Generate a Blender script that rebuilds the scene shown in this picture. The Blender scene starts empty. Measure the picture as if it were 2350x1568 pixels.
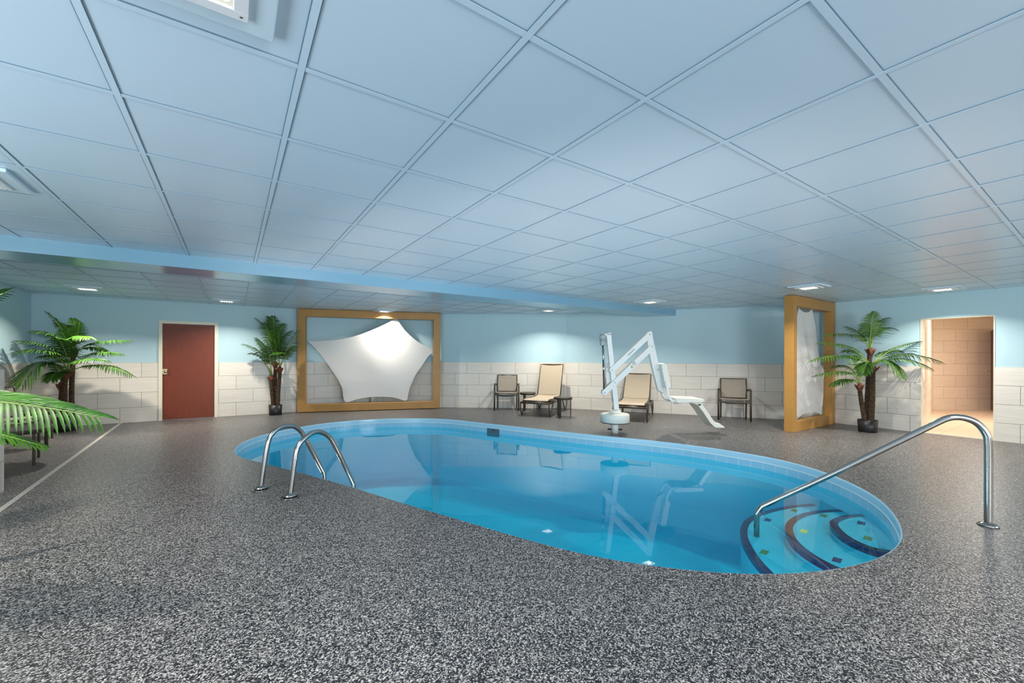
import bpy, bmesh, math, random
from mathutils import Vector, Matrix

# ------------------------------------------------------------------ camera
F = 949.8; YAW = 0.5939; Y0 = 820.5; ROLL = 0.0033; CX = 1175.0
H = 1.313; CEIL = 2.44
sc = bpy.context.scene
COL = sc.collection
cam_d = bpy.data.cameras.new('camera'); cam = bpy.data.objects.new('camera', cam_d)
COL.objects.link(cam); sc.camera = cam
cam_d.sensor_width = 36.0; cam_d.lens = F/2350*36.0
cam_d.shift_x = 0.0; cam_d.shift_y = (Y0-784.0)/2350.0
cam_d.clip_start = 0.02; cam_d.clip_end = 100
cam.matrix_world = (Matrix.Translation((0, 0, H)) @ Matrix.Rotation(-YAW, 4, 'Z')
                    @ Matrix.Rotation(math.pi/2, 4, 'X') @ Matrix.Rotation(ROLL, 4, 'Z'))

# ------------------------------------------------------------------ world, exposure, light levels
world = bpy.data.worlds.new('world'); sc.world = world; world.use_nodes = True
world.node_tree.nodes['Background'].inputs[0].default_value = (0.75, 0.87, 1.0, 1)
world.node_tree.nodes['Background'].inputs[1].default_value = 1.0
sc.view_settings.view_transform = 'Standard'; sc.view_settings.look = 'None'
sc.view_settings.exposure = 0.10; sc.view_settings.gamma = 1.0
sc.view_settings.use_curve_mapping = False
LAMP_W = 34.0          # each ceiling lamp
POOL_FILL_W = 16.0          # each underwater lamp added, out of view, to light the ceiling
DAY_FILL_W = 230.0          # daylight added at each made-up window behind the camera
try:
    sc.cycles.caustics_reflective = False; sc.cycles.caustics_refractive = False
    sc.cycles.max_bounces = 10; sc.cycles.diffuse_bounces = 6; sc.cycles.glossy_bounces = 4
    sc.cycles.transparent_max_bounces = 12; sc.cycles.volume_bounces = 0
    sc.cycles.use_denoising = True
    sc.cycles.sample_clamp_indirect = 4.0
except Exception:
    pass

def area(name, loc, sx, sy, power, color, rot=(0, 0, 0), spread=math.pi):
    d = bpy.data.lights.new(name, 'AREA'); d.shape = 'RECTANGLE'; d.size = sx; d.size_y = sy
    d.energy = power; d.color = color; d.spread = spread
    o = bpy.data.objects.new(name, d); COL.objects.link(o); o.location = loc; o.rotation_euler = rot
    return o
# daylight added at two invented windows behind the camera to brighten the room
area('daylight_fill', (1.2, -4.6, 1.45), 2.8, 1.5, DAY_FILL_W*1.35, (0.90, 0.95, 1.0), (math.radians(90), 0, 0))
area('daylight_fill', (6.4, -4.6, 1.45), 2.8, 1.5, DAY_FILL_W*0.45, (0.90, 0.95, 1.0), (math.radians(90), 0, 0))
# fill light aimed up at the ceiling from an added left-wall window, unseen
area('daylight_fill', (-3.25, 0.4, 1.0), 1.5, 5.4, 190.0, (0.80, 0.90, 1.0), (0, math.radians(-148), 0))

# ------------------------------------------------------------------ pixel helpers (photo 2350 x 1568)
SN, CS = math.sin(YAW), math.cos(YAW)
FWD = Vector((SN, CS, 0)); RGT = Vector((CS, -SN, 0)); UP = Vector((0, 0, 1))
def ray(px, py):
    a = px-CX; b = Y0-py; cr, sr = math.cos(-ROLL), math.sin(-ROLL)
    a0 = a*cr+b*sr; b0 = -a*sr+b*cr
    return FWD + RGT*(a0/F) + UP*(b0/F)
def at_z(px, py, z):
    d = ray(px, py); return Vector((0, 0, H)) + d*((z-H)/d.z)
def at(px, py, dep):
    return Vector((0, 0, H)) + ray(px, py)*dep
def on_plane(px, py, p0, d):
    r = ray(px, py); n = Vector((-d.y, d.x, 0)); t = n.dot(Vector((p0.x, p0.y, 0)))/n.dot(r)
    return Vector((0, 0, H)) + r*t

# ------------------------------------------------------------------ materials
def lin(c):
    return tuple(((x/12.92) if x <= 0.04045 else ((x+0.055)/1.055)**2.4) for x in [v/255 for v in c])
def mat(name, col, rough=0.5, metal=0.0, spec=0.5, bump=None, vary=None, coat=0.0, trans=0.0):
    m = bpy.data.materials.new(name); m.use_nodes = True; nt = m.node_tree; n = nt.nodes; l = nt.links
    b = n['Principled BSDF']; b.inputs['Base Color'].default_value = (*col, 1)
    b.inputs['Roughness'].default_value = rough; b.inputs['Metallic'].default_value = metal
    b.inputs['Specular IOR Level'].default_value = spec
    if coat: b.inputs['Coat Weight'].default_value = coat; b.inputs['Coat Roughness'].default_value = 0.15
    tc = n.new('ShaderNodeTexCoord')
    if vary:
        nz = n.new('ShaderNodeTexNoise'); nz.inputs['Scale'].default_value = vary[0]; nz.inputs['Detail'].default_value = 4
        mp = n.new('ShaderNodeMapping'); mp.inputs['Scale'].default_value = vary[2] if len(vary) > 2 else (1, 1, 1)
        mx = n.new('ShaderNodeMix'); mx.data_type = 'RGBA'
        c2 = vary[1]
        mx.inputs['A'].default_value = (*col, 1); mx.inputs['B'].default_value = (*c2, 1)
        l.new(tc.outputs['Object'], mp.inputs[0]); l.new(mp.outputs[0], nz.inputs['Vector'])
        rp = n.new('ShaderNodeMapRange'); rp.inputs[1].default_value = 0.35; rp.inputs[2].default_value = 0.65
        l.new(nz.outputs['Fac'], rp.inputs[0]); l.new(rp.outputs[0], mx.inputs['Factor'])
        l.new(mx.outputs['Result'], b.inputs['Base Color'])
    if bump:
        nz = n.new('ShaderNodeTexNoise'); nz.inputs['Scale'].default_value = bump[0]; nz.inputs['Detail'].default_value = 3
        bp = n.new('ShaderNodeBump'); bp.inputs['Strength'].default_value = bump[1]; bp.inputs['Distance'].default_value = bump[2] if len(bump) > 2 else 0.002
        l.new(tc.outputs['Object'], nz.inputs['Vector']); l.new(nz.outputs['Fac'], bp.inputs['Height'])
        l.new(bp.outputs[0], b.inputs['Normal'])
    return m

def mat_tile(name, c1, c2, grout, bw=0.63, bh=0.2965, mortar=0.0035, rough=0.35, offs=0.5, bias=0.0, streak=True):
    m = bpy.data.materials.new(name); m.use_nodes = True; nt = m.node_tree; n = nt.nodes; l = nt.links
    b = n['Principled BSDF']; b.inputs['Roughness'].default_value = rough
    uv = n.new('ShaderNodeUVMap'); uv.uv_map = 'uv'
    br = n.new('ShaderNodeTexBrick'); br.offset = offs; br.squash = 1.0
    br.inputs['Scale'].default_value = 1.0; br.inputs['Mortar Size'].default_value = mortar
    br.inputs['Mortar Smooth'].default_value = 0.1; br.inputs['Brick Width'].default_value = bw
    br.inputs['Row Height'].default_value = bh; br.inputs['Bias'].default_value = bias
    br.inputs['Color1'].default_value = (*c1, 1); br.inputs['Color2'].default_value = (*c2, 1)
    br.inputs['Mortar'].default_value = (*grout, 1)
    l.new(uv.outputs[0], br.inputs['Vector'])
    out = br.outputs['Color']
    if streak:
        mp = n.new('ShaderNodeMapping'); mp.inputs['Scale'].default_value = (2.0, 34.0, 1)
        nz = n.new('ShaderNodeTexNoise'); nz.inputs['Scale'].default_value = 1.0; nz.inputs['Detail'].default_value = 5
        l.new(uv.outputs[0], mp.inputs[0]); l.new(mp.outputs[0], nz.inputs['Vector'])
        mr = n.new('ShaderNodeMapRange'); mr.inputs[1].default_value = 0.3; mr.inputs[2].default_value = 0.7
        mr.inputs[3].default_value = 0.93; mr.inputs[4].default_value = 1.04
        l.new(nz.outputs['Fac'], mr.inputs[0])
        mu = n.new('ShaderNodeMix'); mu.data_type = 'RGBA'; mu.blend_type = 'MULTIPLY'; mu.inputs['Factor'].default_value = 1
        l.new(br.outputs['Color'], mu.inputs['A']); l.new(mr.outputs[0], mu.inputs['B']); out = mu.outputs['Result']
    l.new(out, b.inputs['Base Color'])
    bp = n.new('ShaderNodeBump'); bp.invert = True; bp.inputs['Strength'].default_value = 0.6; bp.inputs['Distance'].default_value = 0.003
    l.new(br.outputs['Fac'], bp.inputs['Height']); l.new(bp.outputs[0], b.inputs['Normal'])
    return m

def mat_chips():
    m = bpy.data.materials.new('chip_flooring'); m.use_nodes = True; nt = m.node_tree; n = nt.nodes; l = nt.links
    b = n['Principled BSDF']
    tc = n.new('ShaderNodeTexCoord')
    nz = n.new('ShaderNodeTexNoise'); nz.inputs['Scale'].default_value = 70; nz.inputs['Detail'].default_value = 2
    l.new(tc.outputs['Object'], nz.inputs['Vector'])
    va = n.new('ShaderNodeVectorMath'); va.operation = 'MULTIPLY_ADD'
    va.inputs[1].default_value = (0.016, 0.016, 0.0)
    l.new(nz.outputs['Color'], va.inputs[0]); l.new(tc.outputs['Object'], va.inputs[2])
    vo = n.new('ShaderNodeTexVoronoi'); vo.voronoi_dimensions = '2D'; vo.inputs['Scale'].default_value = 195
    l.new(va.outputs[0], vo.inputs['Vector'])
    sep = n.new('ShaderNodeSeparateColor'); l.new(vo.outputs['Color'], sep.inputs[0])
    rp = n.new('ShaderNodeValToRGB'); rp.color_ramp.interpolation = 'CONSTANT'
    e = rp.color_ramp.elements
    stops = [(0.0, (0.008, 0.009, 0.012)), (0.38, (0.05, 0.055, 0.062)), (0.52, (0.15, 0.155, 0.16)),
             (0.64, (0.31, 0.31, 0.305)), (0.78, (0.52, 0.515, 0.50)), (0.90, (0.76, 0.745, 0.72))]
    e[0].position = 0; e[0].color = (*stops[0][1], 1); e[1].position = stops[1][0]; e[1].color = (*stops[1][1], 1)
    for p, c in stops[2:]:
        q = e.new(p); q.color = (*c, 1)
    l.new(sep.outputs[0], rp.inputs['Fac'])
    mix = n.new('ShaderNodeMix'); mix.data_type = 'RGBA'; mix.blend_type = 'MULTIPLY'; mix.inputs['Factor'].default_value = 1
    mix.inputs['B'].default_value = (0.61, 0.58, 0.575, 1)
    l.new(rp.outputs['Color'], mix.inputs['A']); l.new(mix.outputs['Result'], b.inputs['Base Color'])
    b.inputs['Roughness'].default_value = 0.36; b.inputs['Specular IOR Level'].default_value = 0.65
    bp = n.new('ShaderNodeBump'); bp.inputs['Strength'].default_value = 0.55; bp.inputs['Distance'].default_value = 0.0015
    l.new(sep.outputs[1], bp.inputs['Height']); l.new(bp.outputs[0], b.inputs['Normal'])
    return m

def mat_emit(name, col, strength):
    m = bpy.data.materials.new(name); m.use_nodes = True; n = m.node_tree.nodes
    b = n['Principled BSDF']; b.inputs['Base Color'].default_value = (0.8, 0.8, 0.8, 1)
    b.inputs['Emission Color'].default_value = (*col, 1); b.inputs['Emission Strength'].default_value = strength
    return m

def mat_led():
    m = bpy.data.materials.new('led_lens'); m.use_nodes = True; nt = m.node_tree; n = nt.nodes; l = nt.links
    b = n['Principled BSDF']; b.inputs['Base Color'].default_value = (0.62, 0.58, 0.48, 1); b.inputs['Roughness'].default_value = 0.2
    tc = n.new('ShaderNodeTexCoord'); vo = n.new('ShaderNodeTexVoronoi'); vo.voronoi_dimensions = '2D'
    vo.inputs['Scale'].default_value = 26; vo.inputs['Randomness'].default_value = 0.15
    l.new(tc.outputs['Object'], vo.inputs['Vector'])
    mr = n.new('ShaderNodeMapRange'); mr.inputs[1].default_value = 0.24; mr.inputs[2].default_value = 0.34
    mr.inputs[3].default_value = 12.0; mr.inputs[4].default_value = 0.22
    l.new(vo.outputs['Distance'], mr.inputs[0]); l.new(mr.outputs[0], b.inputs['Emission Strength'])
    b.inputs['Emission Color'].default_value = (1.0, 0.95, 0.84, 1)
    return m

def mat_water():
    m = bpy.data.materials.new('pool_water'); m.use_nodes = True; nt = m.node_tree; n = nt.nodes; l = nt.links
    n.remove(n['Principled BSDF']); out = n['Material Output']
    tr = n.new('ShaderNodeBsdfTransparent'); tr.inputs[0].default_value = (1, 1, 1, 1)
    gl = n.new('ShaderNodeBsdfGlossy'); gl.inputs['Roughness'].default_value = 0.012; gl.inputs['Color'].default_value = (1, 1, 1, 1)
    fr = n.new('ShaderNodeFresnel'); fr.inputs['IOR'].default_value = 1.33
    geo = n.new('ShaderNodeNewGeometry')
    # the ripple is a faint, slow undulation of the surface
    tc = n.new('ShaderNodeTexCoord'); nz = n.new('ShaderNodeTexNoise'); nz.inputs['Scale'].default_value = 1.6; nz.inputs['Detail'].default_value = 1
    bp = n.new('ShaderNodeBump'); bp.inputs['Strength'].default_value = 0.05; bp.inputs['Distance'].default_value = 0.05
    l.new(tc.outputs['Object'], nz.inputs['Vector']); l.new(nz.outputs['Fac'], bp.inputs['Height'])
    l.new(bp.outputs[0], gl.inputs['Normal'])
    fm = n.new('ShaderNodeMath'); fm.operation = 'MULTIPLY'
    inv = n.new('ShaderNodeMath'); inv.operation = 'SUBTRACT'; inv.inputs[0].default_value = 1
    l.new(geo.outputs['Backfacing'], inv.inputs[1]); l.new(fr.outputs[0], fm.inputs[0]); l.new(inv.outputs[0], fm.inputs[1])
    mx = n.new('ShaderNodeMixShader'); l.new(fm.outputs[0], mx.inputs[0]); l.new(tr.outputs[0], mx.inputs[1]); l.new(gl.outputs[0], mx.inputs[2])
    l.new(mx.outputs[0], out.inputs['Surface'])
    va = n.new('ShaderNodeVolumeAbsorption'); va.inputs['Color'].default_value = (0.02, 0.92, 0.97, 1); va.inputs['Density'].default_value = 0.5
    l.new(va.outputs[0], out.inputs['Volume'])
    return m

M = {}
M['ceil'] = mat('ceiling_paint', (0.60, 0.745, 0.85), 0.33, spec=0.5, bump=(260, 0.10, 0.0008))
M['bar'] = mat('ceiling_bar_paint', (0.60, 0.745, 0.85), 0.30, spec=0.5)
M['wall'] = mat('blue_wall_paint', (0.47, 0.66, 0.73), 0.55, bump=(180, 0.08, 0.0008))
M['tile'] = mat_tile('wall_tile', (0.80, 0.74, 0.66), (0.75, 0.69, 0.615), (0.30, 0.26, 0.22))
M['tile_warm'] = mat_tile('hall_tile', (0.84, 0.745, 0.65), (0.79, 0.70, 0.60), (0.52, 0.40, 0.31), mortar=0.004)
M['hall_floor'] = mat_tile('hall_floor_tile', (0.76, 0.60, 0.46), (0.72, 0.56, 0.43), (0.40, 0.28, 0.2), bw=1.2, bh=0.6)
M['chips'] = mat_chips()
M['white_trim'] = mat('cream_trim_paint', (0.80, 0.75, 0.60), 0.4)
M['strip'] = mat('floor_strip', (0.50, 0.47, 0.42), 0.35, bump=(80, 0.3))
M['door'] = mat('red_brown_door', (0.20, 0.042, 0.018), 0.38, spec=0.3, vary=(6, (0.165, 0.033, 0.014), (9, 9, 0.6)))
M['door_red'] = mat('dark_red_door', (0.16, 0.018, 0.012), 0.4)
M['brass'] = mat('brass', (0.62, 0.50, 0.28), 0.28, metal=1)
M['gold'] = mat('gold_frame_paint', (0.47, 0.24, 0.058), 0.45, vary=(3, (0.43, 0.215, 0.050)))
M['sail'] = mat('white_stretch_fabric', (0.74, 0.71, 0.68), 0.6, bump=(3, 0.2, 0.02))
M['grommet'] = mat('cable_tie_grey', (0.45, 0.43, 0.40), 0.4, metal=0.6)
M['steel'] = mat('brushed_stainless', (0.42, 0.405, 0.38), 0.20, metal=1, bump=(120, 0.05))
M['lift'] = mat('lift_white_coat', (0.80, 0.80, 0.76), 0.38)
M['lift_seat'] = mat('lift_seat_plastic', (0.84, 0.80, 0.71), 0.42)
M['lift_cover'] = mat('lift_cover_plastic', (0.84, 0.82, 0.73), 0.4)
M['motor'] = mat('grey_motor_plastic', (0.40, 0.45, 0.43), 0.45)
M['rust'] = mat('brown_shaft', (0.10, 0.055, 0.03), 0.5)
M['black'] = mat('black_plastic', (0.012, 0.012, 0.012), 0.4)
M['yellow'] = mat('warning_yellow', (0.70, 0.52, 0.05), 0.5)
M['red_mark'] = mat('warning_red', (0.25, 0.02, 0.02), 0.5)
M['label'] = mat('label_white', (0.85, 0.85, 0.83), 0.5)
M['alu'] = mat('dark_bronze_aluminium', (0.075, 0.058, 0.042), 0.38, metal=0.35)
M['sling'] = mat('taupe_sling', (0.44, 0.36, 0.265), 0.75, bump=(700, 0.2, 0.001))
M['sling_grey'] = mat('taupe_grey_sling', (0.40, 0.335, 0.27), 0.75, bump=(700, 0.2, 0.001))
M['leaf'] = mat('palm_leaf', (0.075, 0.19, 0.018), 0.36, vary=(5, (0.025, 0.085, 0.012)))
M['leaf_near'] = mat('palm_leaf_near', (0.045, 0.16, 0.006), 0.5, spec=0.25, vary=(9, (0.016, 0.07, 0.006)))
M['petiole'] = mat('palm_petiole', (0.25, 0.36, 0.06), 0.45)
M['bark'] = mat('palm_bark', (0.030, 0.018, 0.010), 0.9, vary=(30, (0.09, 0.05, 0.022)), bump=(60, 0.8, 0.01))
M['fibre'] = mat('palm_fibre', (0.16, 0.06, 0.03), 0.9, bump=(60, 0.8, 0.01))
M['pot'] = mat('black_pot', (0.012, 0.012, 0.013), 0.42)
M['soil'] = mat('dark_soil', (0.03, 0.022, 0.015), 0.95, bump=(60, 1, 0.01))
M['plaster'] = mat('pool_plaster', (0.005, 0.50, 0.69), 0.6)
M['coping'] = mat('coping_tile', (0.50, 0.76, 0.90), 0.16)
M['grout'] = mat('white_grout', (0.92, 0.93, 0.92), 0.5)
M['band'] = mat_tile('waterline_tile', (0.36, 0.67, 0.84), (0.33, 0.64, 0.82), (0.85, 0.88, 0.9), bw=0.155, bh=0.155, mortar=0.0028, rough=0.15, offs=0.0, streak=False)
M['navy'] = mat_tile('navy_step_tile', (0.012, 0.012, 0.10), (0.009, 0.009, 0.085), (0.05, 0.10, 0.22), bw=0.155, bh=0.5, mortar=0.002, rough=0.15, offs=0.0, streak=False)
M['navy_plain'] = mat('navy_tile', (0.012, 0.015, 0.13), 0.2)
M['green_tile'] = mat('green_tile', (0.10, 0.22, 0.08), 0.2)
M['yellow_tile'] = mat('yellow_tile', (0.75, 0.75, 0.12), 0.2)
M['skimmer'] = mat('skimmer_plastic', (0.09, 0.16, 0.20), 0.4)
M['water'] = mat_water()
M['fix_cover'] = mat('fixture_cover_paint', (0.60, 0.74, 0.82), 0.35)
M['fix_white'] = mat('fixture_white', (0.78, 0.80, 0.82), 0.35)
M['led'] = mat_led()
M['screw'] = mat('screw_metal', (0.22, 0.18, 0.15), 0.4, metal=0.8)

# ------------------------------------------------------------------ mesh builder
class MB:
    def __init__(s): s.v = []; s.f = []; s.uv = {}; s.sm = []
    def add(s, vs, fs, smooth=False, uvs=None):
        o = len(s.v); s.v += [tuple(p) for p in vs]
        for i, f in enumerate(fs):
            if uvs: s.uv[len(s.f)] = uvs[i]
            s.f.append([o+k for k in f]); s.sm.append(smooth)
    def box(s, a, b, M4=None):
        x0, y0, z0 = a; x1, y1, z1 = b
        vs = [Vector(p) for p in ((x0, y0, z0), (x1, y0, z0), (x1, y1, z0), (x0, y1, z0), (x0, y0, z1), (x1, y0, z1), (x1, y1, z1), (x0, y1, z1))]
        if M4: vs = [M4 @ p for p in vs]
        s.add(vs, [(0, 3, 2, 1), (4, 5, 6, 7), (0, 1, 5, 4), (1, 2, 6, 5), (2, 3, 7, 6), (3, 0, 4, 7)])
        return s
    def prism(s, poly, d):
        """closed polygon of world points pushed along vector d"""
        n = len(poly); vs = [Vector(p) for p in poly]+[Vector(p)+d for p in poly]
        fs = [tuple(range(n))[::-1], tuple(range(n, 2*n))]+[(i, (i+1) % n, n+(i+1) % n, n+i) for i in range(n)]
        s.add(vs, fs); return s
    def tube(s, pts, r, n=12, smooth=True, flat=None, cap=True):
        pts = [Vector(p) for p in pts]; m = len(pts)
        rs = r if isinstance(r, (list, tuple)) else [r]*m
        T = []
        for i in range(m):
            t = (pts[min(i+1, m-1)]-pts[max(i-1, 0)]); T.append(t.normalized())
        up = Vector((0, 0, 1)) if abs(T[0].z) < 0.9 else Vector((1, 0, 0))
        if flat: up = Vector(flat[0])
        N = (up-T[0]*up.dot(T[0])).normalized(); vs = []
        for i in range(m):
            N = (N-T[i]*N.dot(T[i])).normalized(); B = T[i].cross(N)
            for k in range(n):
                a = 2*math.pi*(k+0.5)/n
                if flat: vs.append(pts[i]+N*(math.cos(a)*rs[i]*flat[1])+B*(math.sin(a)*rs[i]*flat[2]))
                else: vs.append(pts[i]+N*(math.cos(a)*rs[i])+B*(math.sin(a)*rs[i]))
        fs = []
        for i in range(m-1):
            for k in range(n):
                k2 = (k+1) % n; fs.append((i*n+k, i*n+k2, (i+1)*n+k2, (i+1)*n+k))
        s.add(vs, fs, smooth)
        if cap:
            o = len(s.v)-len(vs)
            s.f.append([o+k for k in range(n)][::-1]); s.sm.append(False)
            s.f.append([o+(m-1)*n+k for k in range(n)]); s.sm.append(False)
        return s
    def lathe(s, prof, c, n=28, axis=None):
        c = Vector(c); A = axis if axis else Matrix.Identity(3); vs = []
        for r, z in prof:
            for k in range(n):
                a = 2*math.pi*k/n; vs.append(c+A @ Vector((r*math.cos(a), r*math.sin(a), z)))
        fs = [(i*n+k, i*n+(k+1) % n, (i+1)*n+(k+1) % n, (i+1)*n+k) for i in range(len(prof)-1) for k in range(n)]
        s.add(vs, fs, True)
        o = len(s.v)-len(vs)
        s.f.append([o+k for k in range(n)][::-1]); s.sm.append(False)
        s.f.append([o+(len(prof)-1)*n+k for k in range(n)]); s.sm.append(False)
        return s
    def build(s, name, m, parent=None, bevel=0, solid=0, subd=0, origin=None, sharp=40):
        me = bpy.data.meshes.new(name)
        o0 = Vector(origin) if origin is not None else (Vector(parent.location) if parent else Vector((0, 0, 0)))
        me.from_pydata([tuple(Vector(p)-o0) for p in s.v], [], s.f)
        if s.uv:
            ul = me.uv_layers.new(name='uv')
            for pi, uvs in s.uv.items():
                for li, q in zip(me.polygons[pi].loop_indices, uvs): ul.data[li].uv = q
        for p, q in zip(me.polygons, s.sm): p.use_smooth = q
        me.update(); me.materials.append(m)
        bm = bmesh.new(); bm.from_mesh(me)
        if not s.uv: bmesh.ops.recalc_face_normals(bm, faces=bm.faces)
        bm.to_mesh(me); bm.free()
        o = bpy.data.objects.new(name, me); COL.objects.link(o)
        if parent:
            o.parent = parent
        else: o.location = o0
        if solid:
            md = o.modifiers.new('solid', 'SOLIDIFY'); md.thickness = solid; md.offset = 0
            md = o.modifiers.new('crease', 'EDGE_SPLIT'); md.split_angle = math.radians(50)
        if subd:
            md = o.modifiers.new('sub', 'SUBSURF'); md.levels = subd; md.render_levels = subd
        if bevel:
            md = o.modifiers.new('bevel', 'BEVEL'); md.width = bevel; md.segments = 3; md.limit_method = 'ANGLE'; md.angle_limit = math.radians(sharp)
            md.harden_normals = False
        return o

def tag(o, label=None, cat=None, group=None, kind=None):
    if label: o['label'] = label
    if cat: o['category'] = cat
    if group: o['group'] = group
    if kind: o['kind'] = kind
    return o
def thing(name, loc, label, cat, group=None):
    o = bpy.data.objects.new(name, None); COL.objects.link(o); o.location = Vector(loc); o.empty_display_size = 0.1
    return tag(o, label, cat, group)
def struct(o, label=None): return tag(o, label, None, None, 'structure')

def crom(pts, k=8, closed=False):
    P = [Vector(p) for p in pts]; n = len(P); out = []
    rng = range(n) if closed else range(n-1)
    for i in rng:
        if closed: a, b, c, d = P[(i-1) % n], P[i], P[(i+1) % n], P[(i+2) % n]
        else: a, b, c, d = P[max(i-1, 0)], P[i], P[i+1], P[min(i+2, n-1)]
        for j in range(k):
            t = j/k
            out.append(0.5*((2*b)+(c-a)*t+(2*a-5*b+4*c-d)*t*t+(3*b-a-3*c+d)*t*t*t))
    if not closed: out.append(P[-1])
    return out
def round_path(pts, r, k=6):
    """polyline with rounded corners"""
    P = [Vector(p) for p in pts]; out = [P[0]]
    for i in range(1, len(P)-1):
        a, b, c = P[i-1], P[i], P[i+1]
        rr = min(r, (a-b).length*0.49, (c-b).length*0.49)
        p0 = b+(a-b).normalized()*rr; p1 = b+(c-b).normalized()*rr
        for j in range(k+1):
            t = j/k; out.append(p0*(1-t)**2+b*2*t*(1-t)+p1*t*t)
    out.append(P[-1]); return out

# ------------------------------------------------------------------ room plan
XL, XR, YF = -3.0, 10.13, -4.4
PA = Vector((XL, 11.0, 0)); PB = Vector((3.12, 11.0, 0)); PC = Vector((7.13, 8.06, 0)); PD = Vector((9.98, 3.74, 0)); PD2 = Vector((XR, 3.52, 0))
TILE_H = 1.186

def wall_strip(name, p0, p1, z0, z1, m, thick, u0=0.0, holes=(), proud=0.0, label=None, vofs=0.0):
    """wall from p0 to p1, front face on the left-hand normal side given by inward normal, with rectangular holes (s0,s1,h0,h1)"""
    p0 = Vector(p0); p1 = Vector(p1); d = (p1-p0); L = d.length; d.normalize(); n = Vector((d.y, -d.x, 0))
    xs = sorted({0.0, L, *[h[0] for h in holes], *[h[1] for h in holes]})
    zs = sorted({z0, z1, *[min(max(h[2], z0), z1) for h in holes], *[min(max(h[3], z0), z1) for h in holes]})
    mb = MB()
    for i in range(len(xs)-1):
        for j in range(len(zs)-1):
            a, b, c, e = xs[i], xs[i+1], zs[j], zs[j+1]
            cx, cz = (a+b)/2, (c+e)/2
            if any(h[0] < cx < h[1] and h[2] < cz < h[3] for h in holes): continue
            def P(s, z, o): return p0+d*s+UP*z+n*o
            f, k = proud, -thick
            V = [P(a, c, f), P(b, c, f), P(b, e, f), P(a, e, f), P(a, c, k), P(b, c, k), P(b, e, k), P(a, e, k)]
            vv = vofs
            U = [(u0+a, c+vv), (u0+b, c+vv), (u0+b, e+vv), (u0+a, e+vv)]
            fs = [(0, 1, 2, 3), (5, 4, 7, 6), (0, 4, 5, 1), (1, 5, 6, 2), (2, 6, 7, 3), (3, 7, 4, 0)]
            th = thick
            us = [U, [U[1], U[0], U[3], U[2]]]+[[(u0+a, c), (u0+a+th, c), (u0+a+th, e), (u0+a, e)]]*4
            mb.add(V, fs, False, us)
    o = mb.build(name, m)
    return struct(o, label)

def wall(side, p0, p1, u0, holes=(), thick=0.12):
    wall_strip('wall_'+side, p0, p1, 0.0, CEIL+0.05, M['wall'], thick, u0, holes, label='pale blue painted wall')
    wall_strip('wall_'+side+'_wainscot', p0, p1, 0.0, TILE_H, M['tile'], -0.0005, u0, holes, proud=0.009, label='cream stacked stone-look tile on the lower wall')

# doorway of the brown door in wall back_left: x -1.245 .. -0.258 ; leaf -1.187 .. -0.322
DA = (-1.245-XL, -0.258-XL, 0.0, 2.045)
# brick phase: joints of row 3 on wall A at x = 0.07 (+0.63k), other rows half a tile off
wall('back_left', PA, PB, XL-0.068+0.63*8+0.315, [DA])
wall('back', PB, PC, 0.12)
wall('back_right', PC, PD2, 0.30)
HD = (3.52-2.028, 3.52-1.171, 0.0, 2.015)
wall('right', PD2, (XR, YF, 0), 0.22, [HD])
WL = (YF*-1-2.4, YF*-1+3.2, 0.2, 2.2)
wall('left', (XL, YF, 0), PA, 0.1, [WL])
W1 = (XR-2.9, XR+0.4, 0.25, 2.2); W2 = (XR-8.3, XR-5.0, 0.25, 2.2)
# distances run from the right-hand corner of the wall
wall('front', (XR, YF, 0), (XL, YF, 0), 0.0, [W1, W2])

# unseen windows added behind the camera to bring in fill light
def window(nm, s0, s1):
    x1 = XR-s0; x0 = XR-s1
    mb = MB()
    for a, b in (((x0, YF-0.1, 0.7), (x1, YF-0.02, 0.76)), ((x0, YF-0.1, 2.14), (x1, YF-0.02, 2.2)), ((x0, YF-0.1, 0.76), (x0+0.06, YF-0.02, 2.14)), ((x1-0.06, YF-0.1, 0.76), (x1, YF-0.02, 2.14)), (((x0+x1)/2-0.03, YF-0.1, 0.76), ((x0+x1)/2+0.03, YF-0.02, 2.14))):
        mb.box(a, b)
    struct(mb.build(nm, M['white_trim']), 'cream frame of an added window behind the camera')
window('added_window_1', W1[0], W1[1]); window('added_window_2', W2[0], W2[1])

# ---------------------------------------------------------------- ceiling: panels and T bars
GX, GY = 0.634, 0.627; OX, OY = -0.4018+0.0, 1.786
BW = 0.025
mb = MB(); mb.box((XL-0.1, YF-0.1, CEIL+0.002), (XR+0.1, 11.1, CEIL+0.10))
mb = MB()
for a, b in ((-2.4, -2.34), (0.37, 0.43), (3.14, 3.2)): mb.box((XL-0.1, a, 0.2), (XL-0.02, b, 2.2))
mb.box((XL-0.1, -2.4, 0.2), (XL-0.02, 3.2, 0.26)).box((XL-0.1, -2.4, 2.14), (XL-0.02, 3.2, 2.2))
struct(mb.build('added_window_3', M['white_trim']), 'long cream frame of an added window in the left wall')  # window out of view, added to let in fill light
mb = MB(); mb.box((XL-0.1, YF-0.1, CEIL+0.002), (XR+0.1, 11.1, CEIL+0.10))
ceiling = struct(mb.build('ceiling', M['ceil']), 'pale blue suspended ceiling of square panels')
mb = MB()
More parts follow.
